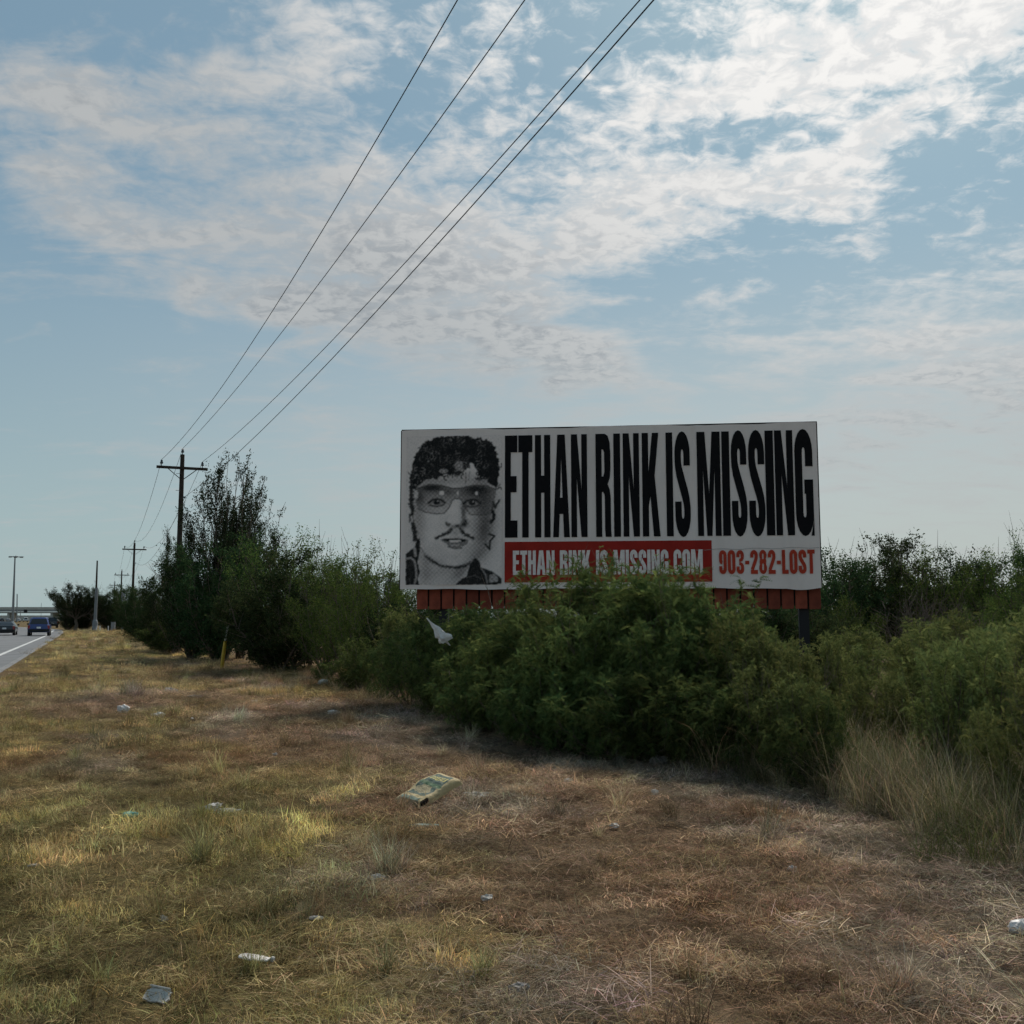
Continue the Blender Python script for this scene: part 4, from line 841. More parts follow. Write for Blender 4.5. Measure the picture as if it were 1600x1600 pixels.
# --- open brush at the right
lab = 'open yellow-green twiggy shrub in the brush right of the billboard thicket'
TW = [(1160, 975, 11.8, 'f3', .9), (1205, 1000, 11.3, 'f3', .9), (1250, 1012, 10.9, 'f3', .9), (1185, 1040, 10.7, 'f5', .9), (1245, 1060, 10.2, 'f3', .9),
        (1290, 1000, 13.2, 'f3', .8), (1340, 1010, 15.5, 'f5', 1), (1345, 1070, 11.8, 'f5', .9), (1400, 1065, 11.4, 'f3', .9), (1440, 995, 13.0, 'f3', .9), (1470, 985, 12.4, 'f5', 1), (1330, 985, 16.5, 'f3', 1.1), (1420, 975, 17.5, 'f5', 1.1), (1500, 965, 16.5, 'f3', 1.1), (1240, 1004, 16.0, 'f3', .9),
        (1480, 1020, 9.6, 'f3', .9), (1540, 1000, 9.6, 'f3', .9), (1560, 985, 12.4, 'f3', 1), (1600, 985, 10.6, 'f3', 1), (1660, 975, 9.5, 'f3', 1), (1600, 960, 14.5, 'f5', 1.1), (1680, 960, 13, 'f3', 1.1)]
ROWS = [('front', [i for i in TW if i[2] < 11.2]), ('middle', [i for i in TW if 11.2 <= i[2] < 13.5]), ('back', [i for i in TW if i[2] >= 13.5])]
for row, items in ROWS:
  for it in items:
    px, top, Y, k, w = it; plant(k, px, top, Y, 'twiggy_shrub', nth(items, it) + ' from the left in the ' + row + ' row of yellow-green twiggy shrubs at right', 'shrub', 'twiggy shrubs right of the billboard thicket', w)
for px, top, Y, k, w, l in [(1275, 1085, 9.9, 'f4', .8, 'low green shrub at the left side of the straw gap'), (1545, 1110, 8.6, 'f3', .8, 'low open shrub at the right edge behind a tall straw tuft'), (1625, 1060, 7.9, 'f5', .9, 'dark twiggy shrub cut by the right edge of the view, nearest of all')]:
    plant(k, px, top, Y, 'low_shrub', l, 'shrub', w=w)
# --- belt of trees behind, at the right
lab = 'dark bushy tree in the belt behind the brush at the right'
BT = [(1305, 872, 36, 'd1', 1.1), (1350, 858, 38, 't1', 1.1), (1400, 848, 37, 'd0', 1.1), (1450, 860, 35, 't1', 1.1), (1500, 874, 37, 'd1', 1.1), (1545, 870, 35, 't1', 1.1), (1650, 860, 34, 'd1', 1.1), (1290, 900, 44, 't0', 1.2), (1240, 905, 42, 'd1', 1.2), (1720, 860, 33, 't1', 1.2), (1420, 880, 48, 't0', 1.3), (1530, 890, 48, 'd0', 1.3)]
for it in BT:
    px, top, Y, k, w = it; plant(k, px, top, Y, 'bushy_tree', nth(BT, it) + ' dark tree from the billboard in the belt at the right', 'tree', 'trees in the belt at the right', w)
plant('t1', 1596, 832, 34, 'bushy_tree', 'tallest dark tree of the right belt, at the right edge', 'tree', w=.8)
plant('b0', 1420, 925, 27, 'bare_bush', 'bare grey-brown leafless bush below the right tree belt', 'bush', w=1.25)
plant('b0', 1480, 940, 25, 'bare_bush', 'second bare grey bush, right of the larger bare one', 'bush', w=1.1)
plant('t0', 1590, 905, 26, 'light_shrub', 'bright yellow-green shrub before the tree belt at the right edge', 'shrub', w=1.0)
plant('t0', 1330, 940, 28, 'light_shrub', 'yellow-green shrub just right of the billboard\'s lower corner', 'shrub', w=1.1)
plant('t1', 1520, 950, 22, 'light_shrub', 'yellow-green shrub before the bare bushes, towards the right edge', 'shrub', w=1.1)
lab = 'dark bushy tree in the belt behind the billboard, mostly hidden'
BB = [(650, 925, 36, 'd1', 1.3), (700, 940, 38, 'd0', 1.3), (760, 940, 40, 'd1', 1.4), (830, 940, 42, 'd0', 1.4), (1120, 935, 42, 'd1', 1.4), (1190, 935, 42, 'd0', 1.3), (1250, 925, 40, 'd1', 1.3), (620, 905, 46, 't0', 1.3), (560, 890, 48, 'd1', 1.3), (500, 885, 50, 't0', 1.3)]
for it in BB:
    px, top, Y, k, w = it; plant(k, px, top, Y, 'bushy_tree', nth(BB, it) + ' from the left of the far trees half hidden behind the billboard', 'tree', 'trees in the belt behind the billboard', w)
for px, top, Y, k, w in [(640, 940, 26, 'd1', 1.7), (690, 944, 25, 'd0', 1.8), (750, 944, 25.5, 'd1', 1.9), (1110, 944, 25, 'd0', 1.8), (1170, 944, 25.5, 'd1', 1.8), (1235, 940, 25, 'd0', 1.7)]:
    hid = [640, 690, 750, 1110, 1170, 1235]; plant(k, px, top, Y, 'dark_bush', ORD[hid.index(px)] + ' from the left of the dark bushes behind the red planks', 'bush', 'bushes just behind the billboard', w)
plant('f2', 640, 990, 19.4, 'green_shrub', 'green shrub filling the gap under the billboard\'s left end', 'shrub', w=1.1)
# --- trees left of the billboard, along the pole line
for k, px, top, Y, w, l in [('d0', 452, 868, 31.2, 1.3, 'large dark rounded bush reaching the ground right of the yellow guard'),
        ('d0', 420, 900, 32.5, 1.0, 'dark bush directly behind the yellow guy-wire guard'),
        ('t0', 565, 884, 25.5, 1.0, 'yellow-green leafy tree left of the billboard edge'),
        ('t1', 600, 872, 28, 1.0, 'slim tree whose twigs touch the billboard\'s left edge'),
        ('t0', 515, 884, 28.5, .95, 'yellow-green tree between the dark rounded bush and the billboard'),
        ('t1', 487, 846, 34, .9, 'tall loose-crowned tree above the dark rounded bush'),
        ('t1', 425, 838, 37, .95, 'loose-crowned tree just right of the spiky dead-topped tree'),
        ('t1', 545, 858, 34, .9, 'loose-crowned tree behind the yellow-green tree'),
        ('s0', 358, 738, 41, .8, 'tall spiky dark tree with bare upright twigs beside the near pole'),
        ('s0', 382, 778, 42.5, .8, 'shorter spiky dark tree merging with the tall one, on its right'),
        ('d1', 345, 850, 38.5, 1.05, 'dense dark green tree in front of the spiky tree'),
        ('d1', 308, 872, 41, 1.0, 'dense dark green tree at the foot of the near pole'),
        ('s0', 282, 840, 46, .7, 'spiky dark shrub tree left of the near pole'),
        ('d0', 262, 903, 50, 1.0, 'dark bush left of the near pole, with pale stalks at its edge'),
        ('d1', 238, 915, 62, 1.1, 'dark green tree beside the second pole'),
        ('d0', 222, 923, 74, 1.1, 'dark tree behind the second pole'),
        ('d1', 214, 922, 92, 1.2, 'dark green tree right of the thin pale pole'),
        ('d0', 186, 924, 143, 1.2, 'dark tree behind the thin pale pole'),
        ('d1', 170, 922, 147, 1.2, 'dark tree between the tapered pole and the thin pale pole'),
        ('o0', 120, 916, 139, 1.0, 'broad dark oak overhanging the road bend at the far left'),
        ('d1', 110, 945, 142, 1.3, 'dark bush filling the space under the broad oak'), ('d0', 133, 935, 144, 1.4, 'dark bush between the two oaks by the road bend'),
        ('o0', 148, 921, 141, .8, 'dark oak right behind the tapered steel pole')]:
    plant(k, px, top, Y, 'roadside_tree' if 'tree' in l or 'oak' in l else 'roadside_bush', l, 'tree' if 'tree' in l or 'oak' in l else 'bush', w=w)
for k, px, top, Y, w, l in [('f4', 262, 968, 48, 1.4, 'little dark bush on the brown verge left of the dense trees'), ('f4', 505, 1035, 27, 1.1, 'low pale shrub at the right foot of the dark rounded bush')]:
    plant(k, px, top, Y, 'low_bush', l, 'bush', w=w)

# ------------------------------------------------------------------ poles, wires, lamps
def utility_pole(px, top, Y, label, lean=0.0, detail=True):
    q = at(px, top, Y); H = q[2]
    o = empty('utility_pole', (q[0], Y, 0), R(22.8)); tag(o, label, 'utility pole', 'wooden power poles along the road')
    tube('shaft', [(0, 0, -.5), (0, 0, H * .5), (0, 0, H - .25)], [.17, .145, .11], M['pole_wood'], o, 10)
    za = H - 1.0
    box('crossarm', (0, -.16, za), (2.6, .11, .14), M['pole_wood'], o, .01)
    for s in (-1, 1):
        tube('brace', [(s * .72, -.21, za - .07), (0.05 * s, -.18, za - .62)], .022, M['galv'] if not detail else M['pole_wood'], o, 5)
    for x, z, y in ((-1.05, za + .07, -.16), (0, H - .25, 0), (1.02, za + .07, -.16)):
        lathe('insulator', [(.02, 0), (.02, .10), (.075, .11), (.085, .17), (.05, .20), (.07, .24), (.04, .31), (.01, .33)], M['insulator'], o, 8, (x, y, z))
    box('neutral_bracket', (.16, -.05, H - 2.55), (.14, .06, .10), M['galv'], o)
    if not detail: return o, H
    for z in (H - 1.3, H - 2.2, H - 3.3): tube('step_bolt', [(-.05, -.1, z), (-.3, -.1, z)], .012, M['galv'], o, 4)
    return o, H
poles = []
for px, top, Y, l in ((285.5, 703, 53, 'nearest wooden utility pole with crossarm rising out of the trees'), (210.5, 845, 115, 'second wooden utility pole with crossarm, behind the nearest one'), (190.5, 890, 183, 'third and smaller utility pole down the line, at the thin pale pole'), (179.5, 908, 245, 'farthest small utility pole above the trees')):
    poles.append(utility_pole(px, top, Y, l, detail=(Y < 60)) + (Y,))
wire_l = ['leftmost thin black power line running up to the top edge', 'second black power line from the left, from the pole top', 'third black power line from the left, from the right insulator', 'rightmost black line, attached low on the near pole']
cr, sr = math.cos(R(22.8)), math.sin(R(22.8))
local = [(-1.05, -.16, -.6), (0, 0, .08), (1.02, -.16, -.6), (.2, -.05, -2.5)]
nearP0 = [((13 - .95, -12 - .45), 16.5, 2.4), ((13, -12), 14.5, 1.4), ((13 + .95, -12 + .45), 13.5, 1.4), ((13.14, -11.94), 12.5, 1.4)]
for i in range(4):
    nodes = []
    for o, H, Y in poles:
        lx, ly, lz = local[i]; nodes.append(np.array([o.location.x + lx * cr - ly * sr, o.location.y + lx * sr + ly * cr, H + lz]))
    B = np.array([*nearP0[i][0], nearP0[i][1]]); pts = []
    chain = [(B, nodes[0], nearP0[i][2])] + [(nodes[j], nodes[j + 1], 1.7 if i < 3 else 1.5) for j in range(3)]
    for a, b, s in chain:
        t = np.linspace(0, 1, 40)[:-1, None]; w = a * (1 - t) + b * t; w[:, 2] -= 4 * s * (t * (1 - t))[:, 0]; pts.append(w)
    pts = np.concatenate(pts + [nodes[-1][None]])
    o = tube('power_line', pts, .0105, M['wire'], None, 6); tag(o, wire_l[i], 'wire', 'overhead power lines')
# guy wire with yellow guard
g = gr(346, 1047); guy = empty('guy_wire_guard', (g[0], g[1], 0)); tag(guy, 'yellow plastic guy-wire guard leaning at the edge of the trees', 'guard')
M['yellow'] = material('yellow_plastic', (.50, .32, .02), .5, .4, var=.15, vscale=4); M['pale_plastic'] = material('faded_plastic', (.42, .40, .34), .6, .3, var=.2)
tube('guard_lower', [(0, 0, -.05), (.03, .05, .45), (.07, .1, .92)], [.065, .06, .055], M['yellow'], guy, 8)
tube('guard_upper', [(.07, .1, .93), (.13, .2, 1.6)], [.036, .028], M['pale_plastic'], guy, 8)
tube('guy_strand', [(.13, .2, 1.55), (.26, .4, 3.0)], .008, M['galv'], guy, 5)
g = gr(264, 992); st = tag(tube('marker_stake', [(g[0], g[1], 0), (g[0] + .05, g[1], 2.5)], .06, M['pale_plastic'], None, 6), 'pale thin stake standing against the trees left of the spiky tree', 'stake')
g = gr(594, 1066); tag(tube('leaning_stick', [(g[0], g[1], -.05), (g[0] - .12, g[1], .32), (g[0] - .32, g[1] + .1, .78)], [.045, .04, .03], M['bark'], None, 7), 'black leaning stick in front of the small rounded bush', 'stick')
# tapered steel pole, thin pale pole and small posts at the bend
def px_pole(name, px0, base, px1, top, r0, r1, mat, label, cat, extra=None):
    b = gr(px0, base); t = at(px1, top, b[1]); o = empty(name, (b[0], b[1], 0)); tag(o, label, cat)
    tube('shaft', [(0, 0, -.2), (t[0] - b[0], 0, t[2])], [r0, r1], mat, o, 10)
    if extra: extra(o, t[2])
    return o
M['pale_steel'] = material('pale_steel', (.33, .35, .37), .6, .3, .2, var=.1)
M['pale_lo'] = material('weathered_wrap', (.20, .21, .22), .8, .2, var=.1)
def sp_extra(o, H):
    lathe('base_flange', [(.34, 0), (.34, .12), (.26, .15), (.36, .9), (.30, 1.3), (.22, 1.45)], M['pale_lo'], o, 10)
    tube('pale_lower_wrap', [(0, 0, 1.4), (.01, 0, 5.6)], [.20, .175], M['pale_lo'], o, 10)
    tube('side_arm', [(0, 0, 6.3), (-.4, 0, 6.5)], .03, M['galv'], o, 5)
px_pole('tapered_steel_pole', 148, 986, 152, 876, .18, .09, M['pole_wood'], 'tall tapered grey steel pole with swollen base at the road bend', 'pole', sp_extra)
px_pole('thin_pale_pole', 191, 985, 190.5, 925, .11, .09, M['pale_lo'], 'thin pale metal pole standing before the dark trees', 'pole', lambda o, H: box('meter_box', (.1, -.1, H - .4), (.3, .2, .5), M['galv'], o, .02))
for px, l in ((156, 'short white marker post beside the tapered pole'), (169, 'short white marker post farther right of the tapered pole')):
    b = gr(px, 985.5); tag(tube('marker_post', [(b[0], b[1], -.1), (b[0], b[1], .65)], .06, M['white'], None, 6), l, 'post', 'short white marker posts')
b = gr(176.5, 985); ub = empty('utility_cabinet', (b[0], b[1], 0)); tag(ub, 'small grey utility cabinet by the dark trees', 'cabinet')
box('housing', (0, 0, .55), (.5, .4, 1.1), M['galv'], ub, .03); box('lid', (0, 0, 1.13), (.56, .46, .06), M['pale_lo'], ub, .01)
def mast(o, H):
    lathe('lamp_ring', [(.15, -.35), (1.0, -.3), (1.05, -.1), (.2, 0), (.05, .3)], M['galv'], o, 12, (0, 0, H))
    for k in range(6):
        a = k * math.pi / 3; box('luminaire', (1.75 * math.cos(a), 1.75 * math.sin(a), H - .25), (.9, .5, .3), M['galv'], o, .05)
        tube('arm', [(.1 * math.cos(a), .1 * math.sin(a), H - .1), (1.5 * math.cos(a), 1.5 * math.sin(a), H - .2)], .05, M['galv'], o, 5)
b = at(20, 968, 300); t = at(23.5, 869, 300)
o = empty('high_mast_light', (b[0], b[1], 0)); tag(o, 'very tall high-mast light with a ring of lamps at far left', 'street light'); tube('shaft', [(0, 0, -.2), (t[0] - b[0], 0, t[2])], [.40, .18], M['galv'], o, 10); mast(o, t[2])
b = at(26.5, 968, 420); t = at(26.8, 928, 420)
o = tag(tube('distant_pole', [(b[0], b[1], -.2), (t[0], b[1], t[2])], [.28, .2], M['galv'], None, 8), 'plain slim distant pole right of the high-mast light', 'pole')
b = at(64.5, 960, 600); t = at(64.5, 942, 600)
tag(tube('distant_antenna', [(b[0], b[1], 0), (t[0], b[1], t[2])], .12, M['galv'], None, 5), 'hair-thin antenna above the overpass', 'antenna')

# ------------------------------------------------------------------ overpass
ov = empty('overpass', (0, 560, 0)); tag(ov, 'long pale concrete highway overpass on the far left horizon', 'bridge')
zt0 = at(0, 948.5, 560)[2]; zt1 = at(0, 952, 560)[2]; zt2 = at(0, 957, 560)[2]
xa, xb = -460, -225
M['pale_concrete'] = material('pale_concrete', (.50, .48, .44), .9, .2, var=.12, vscale=.3); M['grey_concrete'] = material('grey_concrete', (.30, .30, .30), .9, .2, var=.12, vscale=.3)
box('parapet', ((xa + xb) / 2, 0, (zt0 + zt1) / 2), (xb - xa, .4, zt0 - zt1), M['pale_concrete'], ov); box('deck', ((xa + xb) / 2, 6, (zt1 + zt2) / 2 + .25), (xb - xa, 12, zt1 - zt2 - .55), M['grey_concrete'], ov)
for k in range(4): box('girder', ((xa + xb) / 2, 1.5 + 3 * k, zt2 - .05), (xb - xa, .5, .6), M['grey_concrete'], ov)
for x in np.arange(xa + 12, xb, 24): box('pier', (x, 6, zt2 / 2 - .4), (1.3, 9, zt2 + .2), M['pale_concrete'], ov)
b = at(13, 962, 640); haze_band = box('far_haze_band', (b[0] - 60, 640, 1.6), (330, 3, 3.6), M['pale_concrete']); tag(haze_band, 'low pale band standing for hazy far land beneath the overpass', 'far land')  # solid pale slab added in place of distant land and its white haze
for px, l in ((34, 'traffic signal on a mast arm beneath the overpass'),):
    b = at(px, 962, 430); o = empty('traffic_signal', (b[0] - .6, 430, 0)); tag(o, l, 'traffic light'); tube('mast', [(0, 0, 0), (0, 0, 5.2)], .14, M['galv'], o, 6); tube('arm', [(0, 0, 5.0), (3, 0, 5.1)], .09, M['galv'], o, 6); box('signal_head', (2.2, -.1, 4.7), (1.4, .4, 1.3), M['black_steel'], o, .05)

# ------------------------------------------------------------------ vehicles (local +y is forward)
def vehicle(name, label, paintm, loc, rz, L=4.6, Wd=1.9, H=1.72, belt=1.02, clear=.34, trunk=0.0, hood=1.15, cab_w=.74, bed=0.0, group='vehicles on the road', detail=True):
    o = empty(name, loc, rz); tag(o, label, 'car' if bed == 0 else 'truck', group)
    def loft(nm, rings, mat, sm=False):
        V = []; F = []; n = len(rings[0])
        for r in rings: V += r
        for k in range(len(rings) - 1):
            for i in range(n): F.append((k * n + i, k * n + (i + 1) % n, (k + 1) * n + (i + 1) % n, (k + 1) * n + i))
        F.append(tuple(range(n))[::-1]); F.append(tuple(range(len(V) - n, len(V))))
        return link(nm, py_mesh(nm, V, F, mat, sm), o)
    hw = Wd / 2; yr, yf = -L / 2, L / 2
    def ring(x, y0, y1, z, c=.18): return [(-x + c, y0, z), (x - c, y0, z), (x, y0 + c * 1.1, z), (x, y1 - c * 2, z), (x - c * 1.6, y1, z), (-x + c * 1.6, y1, z), (-x, y1 - c * 2, z), (-x, y0 + c * 1.1, z)]
    zb_ = belt
    loft('body', [ring(hw * .90, yr + .10, yf - .12, clear), ring(hw * .97, yr + .03, yf - .03, clear + .14), ring(hw, yr, yf, clear + .36), ring(hw * .985, yr + .03, yf - .06, zb_ - .14), ring(hw * .93, yr + .10, yf - .25, zb_)], paintm)
    cy0, cy1 = yr + .14 + trunk + bed, yf - hood
    top = H
    tilt_r = .34 if trunk == 0 and bed == 0 else (.75 if bed == 0 else .15)
    loft('cabin', [ring(hw * .92, cy0, cy1, zb_ - .01, .14), ring(hw * cab_w * 1.04, cy0 + tilt_r * .86, cy1 - .75, top - .10, .14), ring(hw * cab_w * .92, cy0 + tilt_r + .1, cy1 - .95, top, .16)], paintm)
    def quad(nm, pts, mat): return link(nm, py_mesh(nm, pts, [(0, 1, 2, 3)], mat), o)
    wb, wt = hw * .80, hw * cab_w * .86; zc0, zc1 = zb_ + .06, top - .14
    yA = cy0 + tilt_r * .86 * (.07 / (top - .1 - zb_)) - .015; yB = cy0 + tilt_r * .86 * ((zc1 - zb_) / (top - .1 - zb_)) - .015
    quad('rear_window', [(-wb, yA, zc0), (wb, yA, zc0), (wt, yB, zc1), (-wt, yB, zc1)], M['glass'])
    yC = cy1 - .75 * (.07 / (top - .1 - zb_)) + .02; yD = cy1 - .75 * ((zc1 - zb_) / (top - .1 - zb_)) + .02
    quad('windshield', [(wb, yC, zc0), (-wb, yC, zc0), (-wt, yD, zc1), (wt, yD, zc1)], M['glass'])
    for s in (-1, 1):
        xs0 = s * (hw * .92 + .005 - .05 * hw); xs1 = s * (hw * cab_w * 1.04 + .012)
        q = [(s * (hw * .91 + .008), cy0 + .38, zc0), (s * (hw * .91 + .008), cy1 - .30, zc0), (xs1 + s * .0, cy1 - .85, zc1), (xs1, cy0 + tilt_r + .25, zc1)]
        quad('side_window', q if s < 0 else q[::-1], M['glass'])
        box('tail_lamp', (s * (hw * .86), yr + .055, zb_ - .20), (.20, .10, .30), M['tail'], o, .02); box('headlamp', (s * hw * .72, yf - .10, zb_ - .26), (.34, .12, .16), M['chrome'], o, .02)
        bm = box_data((s * (hw + .09), cy1 - .55, zb_ + .06), (.20, .10, .15), .03); bm_obj('mirror', bm, M['trim'], o)
        for y in (yr + .85, yf - .90):
            w = empty_wheel(o, (s * (hw - .13), y, .335))
    box('rear_bumper', (0, yr + .02, clear + .16), (Wd * .92, .16, .24), M['trim'], o, .04)
    box('number_plate', (0, yr - .035, clear + .42), (.34, .02, .16), M['plate'], o)
    box('underside', (0, 0, clear + .03), (Wd * .7, L * .9, .1), M['trim'], o)
    if bed: box('bed_opening', (0, yr + .2 + bed / 2, zb_ + .004), (Wd * .7, bed * .9, .01), M['trim'], o)
    return o
def empty_wheel(o, p):
    V, F = [], []
    bm = bmesh.new(); bmesh.ops.create_cone(bm, cap_ends=True, segments=18, radius1=.335, radius2=.335, depth=.24)
    bmesh.ops.rotate(bm, verts=bm.verts, matrix=Matrix.Rotation(R(90), 3, 'Y')); bmesh.ops.translate(bm, verts=bm.verts, vec=p)
    w = bm_obj('wheel', bm, M['tyre'], o)
    bm = bmesh.new(); bmesh.ops.create_cone(bm, cap_ends=True, segments=14, radius1=.2, radius2=.2, depth=.26)
    bmesh.ops.rotate(bm, verts=bm.verts, matrix=Matrix.Rotation(R(90), 3, 'Y')); bmesh.ops.translate(bm, verts=bm.verts, vec=p)
    bm_obj('rim', bm, M['chrome'], w)
    return w
HD = R(22.8)
b = gr(61.5, 993.6); vehicle('suv', 'blue sport utility vehicle driving away in the right lane', M['blue'], (b[0], b[1], .03), HD, H=1.70)
b = gr(9, 992.8); vehicle('sedan', 'black sedan driving away, cut by the left edge of the view', M['black'], (b[0], b[1], .03), HD, L=4.7, Wd=1.85, H=1.32, belt=.92, clear=.24, trunk=.75, hood=1.25, cab_w=.72)
b = gr(80.5, 981.2); vehicle('pickup_truck', 'small dark pickup truck partly hidden right of the blue vehicle', M['black'], (b[0], b[1], .03), R(27), L=5.4, H=1.8, belt=1.1, bed=1.6, hood=1.3)
for px, py, l, pm, kk in ((3, 967.5, 'tiny dark car on the distant highway at the left frame edge', 'black', 1), (12.5, 968, 'tiny silver car on the distant highway left of the high-mast light', 'silver', 1), (28, 967.3, 'tiny white car on the distant highway right of the high-mast light', 'white', 1), (55, 968.5, 'tiny dark car on the road above the blue vehicle\'s roof, left', 'black', 1), (61.5, 970.0, 'tiny black car just above the middle of the blue vehicle\'s roof', 'black', 1), (69.5, 970.5, 'tiny dark blue truck just above the right end of the blue vehicle\'s roof', 'blue', 1), (40, 967.2, 'tiny white van on the distant highway by the traffic signal', 'white', 1.25)):
    b = gr(px, max(py, 969.0)); Yd = b[1] if py > 969.9 else 430 + 6 * (px % 7)
    q = at(px, 966, Yd); vehicle('distant_car', l, M[pm], (q[0], Yd, 0), R(30), H=1.6 * kk, L=4.5 * kk, group='distant vehicles')

# ------------------------------------------------------------------ litter
def lump(name, px, py, size, mat, label, cat='litter', seed=0, rz=0.0, Y=None, amp=.35, lift=0.0, tilt=0.0, sub=3):
    g = gr(px, py) if Y is None else at(px, py, Y)
    bm = bmesh.new(); bmesh.ops.create_icosphere(bm, subdivisions=sub, radius=.5); r = random.Random(seed)
    ph = [r.uniform(0, 9) for _ in range(6)]
    for v in bm.verts:
        p = v.co.normalized()
        k = 1 + amp * (math.sin(p.x * 7 + ph[0]) * math.sin(p.y * 6 + ph[1]) + .6 * math.sin(p.z * 11 + p.x * 5 + ph[2]) * math.sin(p.y * 13 + ph[3]) + .35 * r.uniform(-1, 1))
        v.co = Vector((p.x * .5 * k * size[0], p.y * .5 * k * size[1], p.z * .5 * k * size[2]))
    bmesh.ops.rotate(bm, verts=bm.verts, matrix=Matrix.Rotation(tilt, 3, 'Y'))
    bmesh.ops.rotate(bm, verts=bm.verts, matrix=Matrix.Rotation(rz, 3, 'Z'))
    zmin = min(v.co.z for v in bm.verts); z = (float(ground_z(np.array(g[0]), np.array(g[1]))) - zmin * .55 + lift) if Y is None else g[2]
    o = bm_obj(name, bm, mat, None, False); o.location = (g[0], g[1], z)
    return tag(o, label, cat, 'litter on the verge')
M['bag'] = material('white_plastic_film', (.72, .67, .63), .5, .35, var=.1, vscale=30); M['paper'] = material('dirty_paper', (.50, .48, .44), .85, .2, var=.2, vscale=30)
M['teal'] = material('teal_plastic', (.12, .32, .28), .5, .4, var=.2, vscale=30); M['mint'] = material('mint_plastic', (.42, .58, .54), .5, .4, var=.15, vscale=40); M['stone'] = material('pale_stone', (.30, .27, .25), .9, .2, var=.3, vscale=20, bump=.6, bscale=40)
lump('plastic_scrap', 193, 1113, (.19, .13, .15), M['bag'], 'upright white plastic scrap in the grass left of the other far scraps', seed=1, amp=.3)
lump('plastic_bag', 249, 1118, (.20, .16, .10), M['bag'], 'small white crumpled bag right of the upright white scrap', seed=2)
lump('plastic_bag', 265, 1081, (.26, .18, .12), M['paper'], 'dull white bag lying farther off than the other scraps', seed=3)
lump('paper_scrap', 304, 1092, (.28, .10, .05), M['paper'], 'flat brownish paper strip on the bare far patch', seed=4)
lump('paper_scrap', 397, 1099, (.14, .1, .06), M['paper'], 'small pale scrap below the dark rounded bush', seed=5)
lump('plastic_scrap', 521, 1116, (.20, .1, .07), M['bag'], 'small white scrap alone on the reddish grass', seed=6)
lump('plastic_bag', 505, 1072, (.22, .2, .16), M['paper'], 'pale crumpled bag at the foot of the small rounded bush', seed=7)
lump('plastic_bag', 700, 1122, (.26, .18, .14), M['bag'], 'white crumpled bag under the thicket edge', seed=8, rz=.6)
lump('plastic_scrap', 202, 1277, (.13, .10, .05), M['teal'], 'teal plastic scrap in the green grass at left', seed=9, amp=.25)
lump('torn_tissue', 333, 1263, (.16, .05, .05), M['bag'], 'left of two thin torn white tissue strips', seed=10, rz=.9, amp=.5)
lump('torn_tissue', 352, 1268, (.17, .05, .04), M['bag'], 'right of two thin torn white tissue strips', seed=11, rz=.15, amp=.5)
lump('plastic_film', 748, 1247, (.22, .14, .05), M['paper'], 'greyish crumpled film right of the cement bag', seed=12, rz=-.5, amp=.4)
lump('plastic_strip', 663, 1290, (.24, .05, .03), M['mint'], 'narrow mint-coloured plastic strip below the cement bag', seed=13, rz=.05, amp=.15)
lump('plastic_scrap', 888, 1226, (.08, .05, .04), M['bag'], 'tiny white scrap on the brown grass right of the cement bag', seed=14)
lump('rock', 1032, 1199, (.22, .17, .13), M['stone'], 'pale grey rock in the grass at the brush edge', 'rock', seed=15, amp=.2)
lump('paper_scrap', 1023, 1243, (.06, .05, .05), M['bag'], 'tiny white scrap beside a small green tuft', seed=16)
lump('plastic_scrap', 588, 1381, (.09, .05, .05), M['bag'], 'small white scrap in the yellow-green patch', seed=18)
lump('paper_strip', 492, 1444, (.085, .025, .02), M['bag'], 'thin white paper strip on straw in the lower left', seed=19, rz=.15)
lump('dead_leaf', 254, 1448, (.05, .03, .05), M['paper'], 'pale dead leaf standing in the lower left grass', 'leaf', seed=20, amp=.2)
lump('paper_strip', 52, 1354, (.06, .02, .02), M['bag'], 'thin white strip near the left edge of the grass', seed=21, rz=.5)
lump('clear_plastic', 812, 1562, (.075, .05, .04), M['stone'], 'small clear grey plastic piece at the bottom centre', seed=22)
lump('plastic_scrap', 1238, 1354, (.05, .04, .04), M['bag'], 'tiny white scrap in the tan grass at lower right', seed=23)
lump('plastic_bag', 1596, 1450, (.14, .1, .08), M['bag'], 'white rounded scrap cut by the right edge', seed=24, amp=.15)
lump('rock', 1350, 1056, (.62, .3, .34), M['stone'], 'pale boulder showing in the gap of the right-hand brush', 'rock', seed=25, amp=.15, lift=.1)
for k, (px, py, l) in enumerate(((430, 1180, 'tiny pale scrap in the grey grass left of the cement bag'), (120, 1190, 'tiny pale scrap on the yellow patch near the road'), (300, 1128, 'tiny white scrap right of the far crumpled bag'), (960, 1300, 'tiny pale scrap in brown grass right of centre'), (760, 1420, 'tiny pale scrap at the edge of the yellow patch'), (150, 1062, 'tiny white scrap near the road verge in the distance'))):
    lump('paper_scrap', px, py, (.07, .05, .035), M['paper'], l, seed=40 + k, rz=k * .9, amp=.4, lift=.02, sub=2)
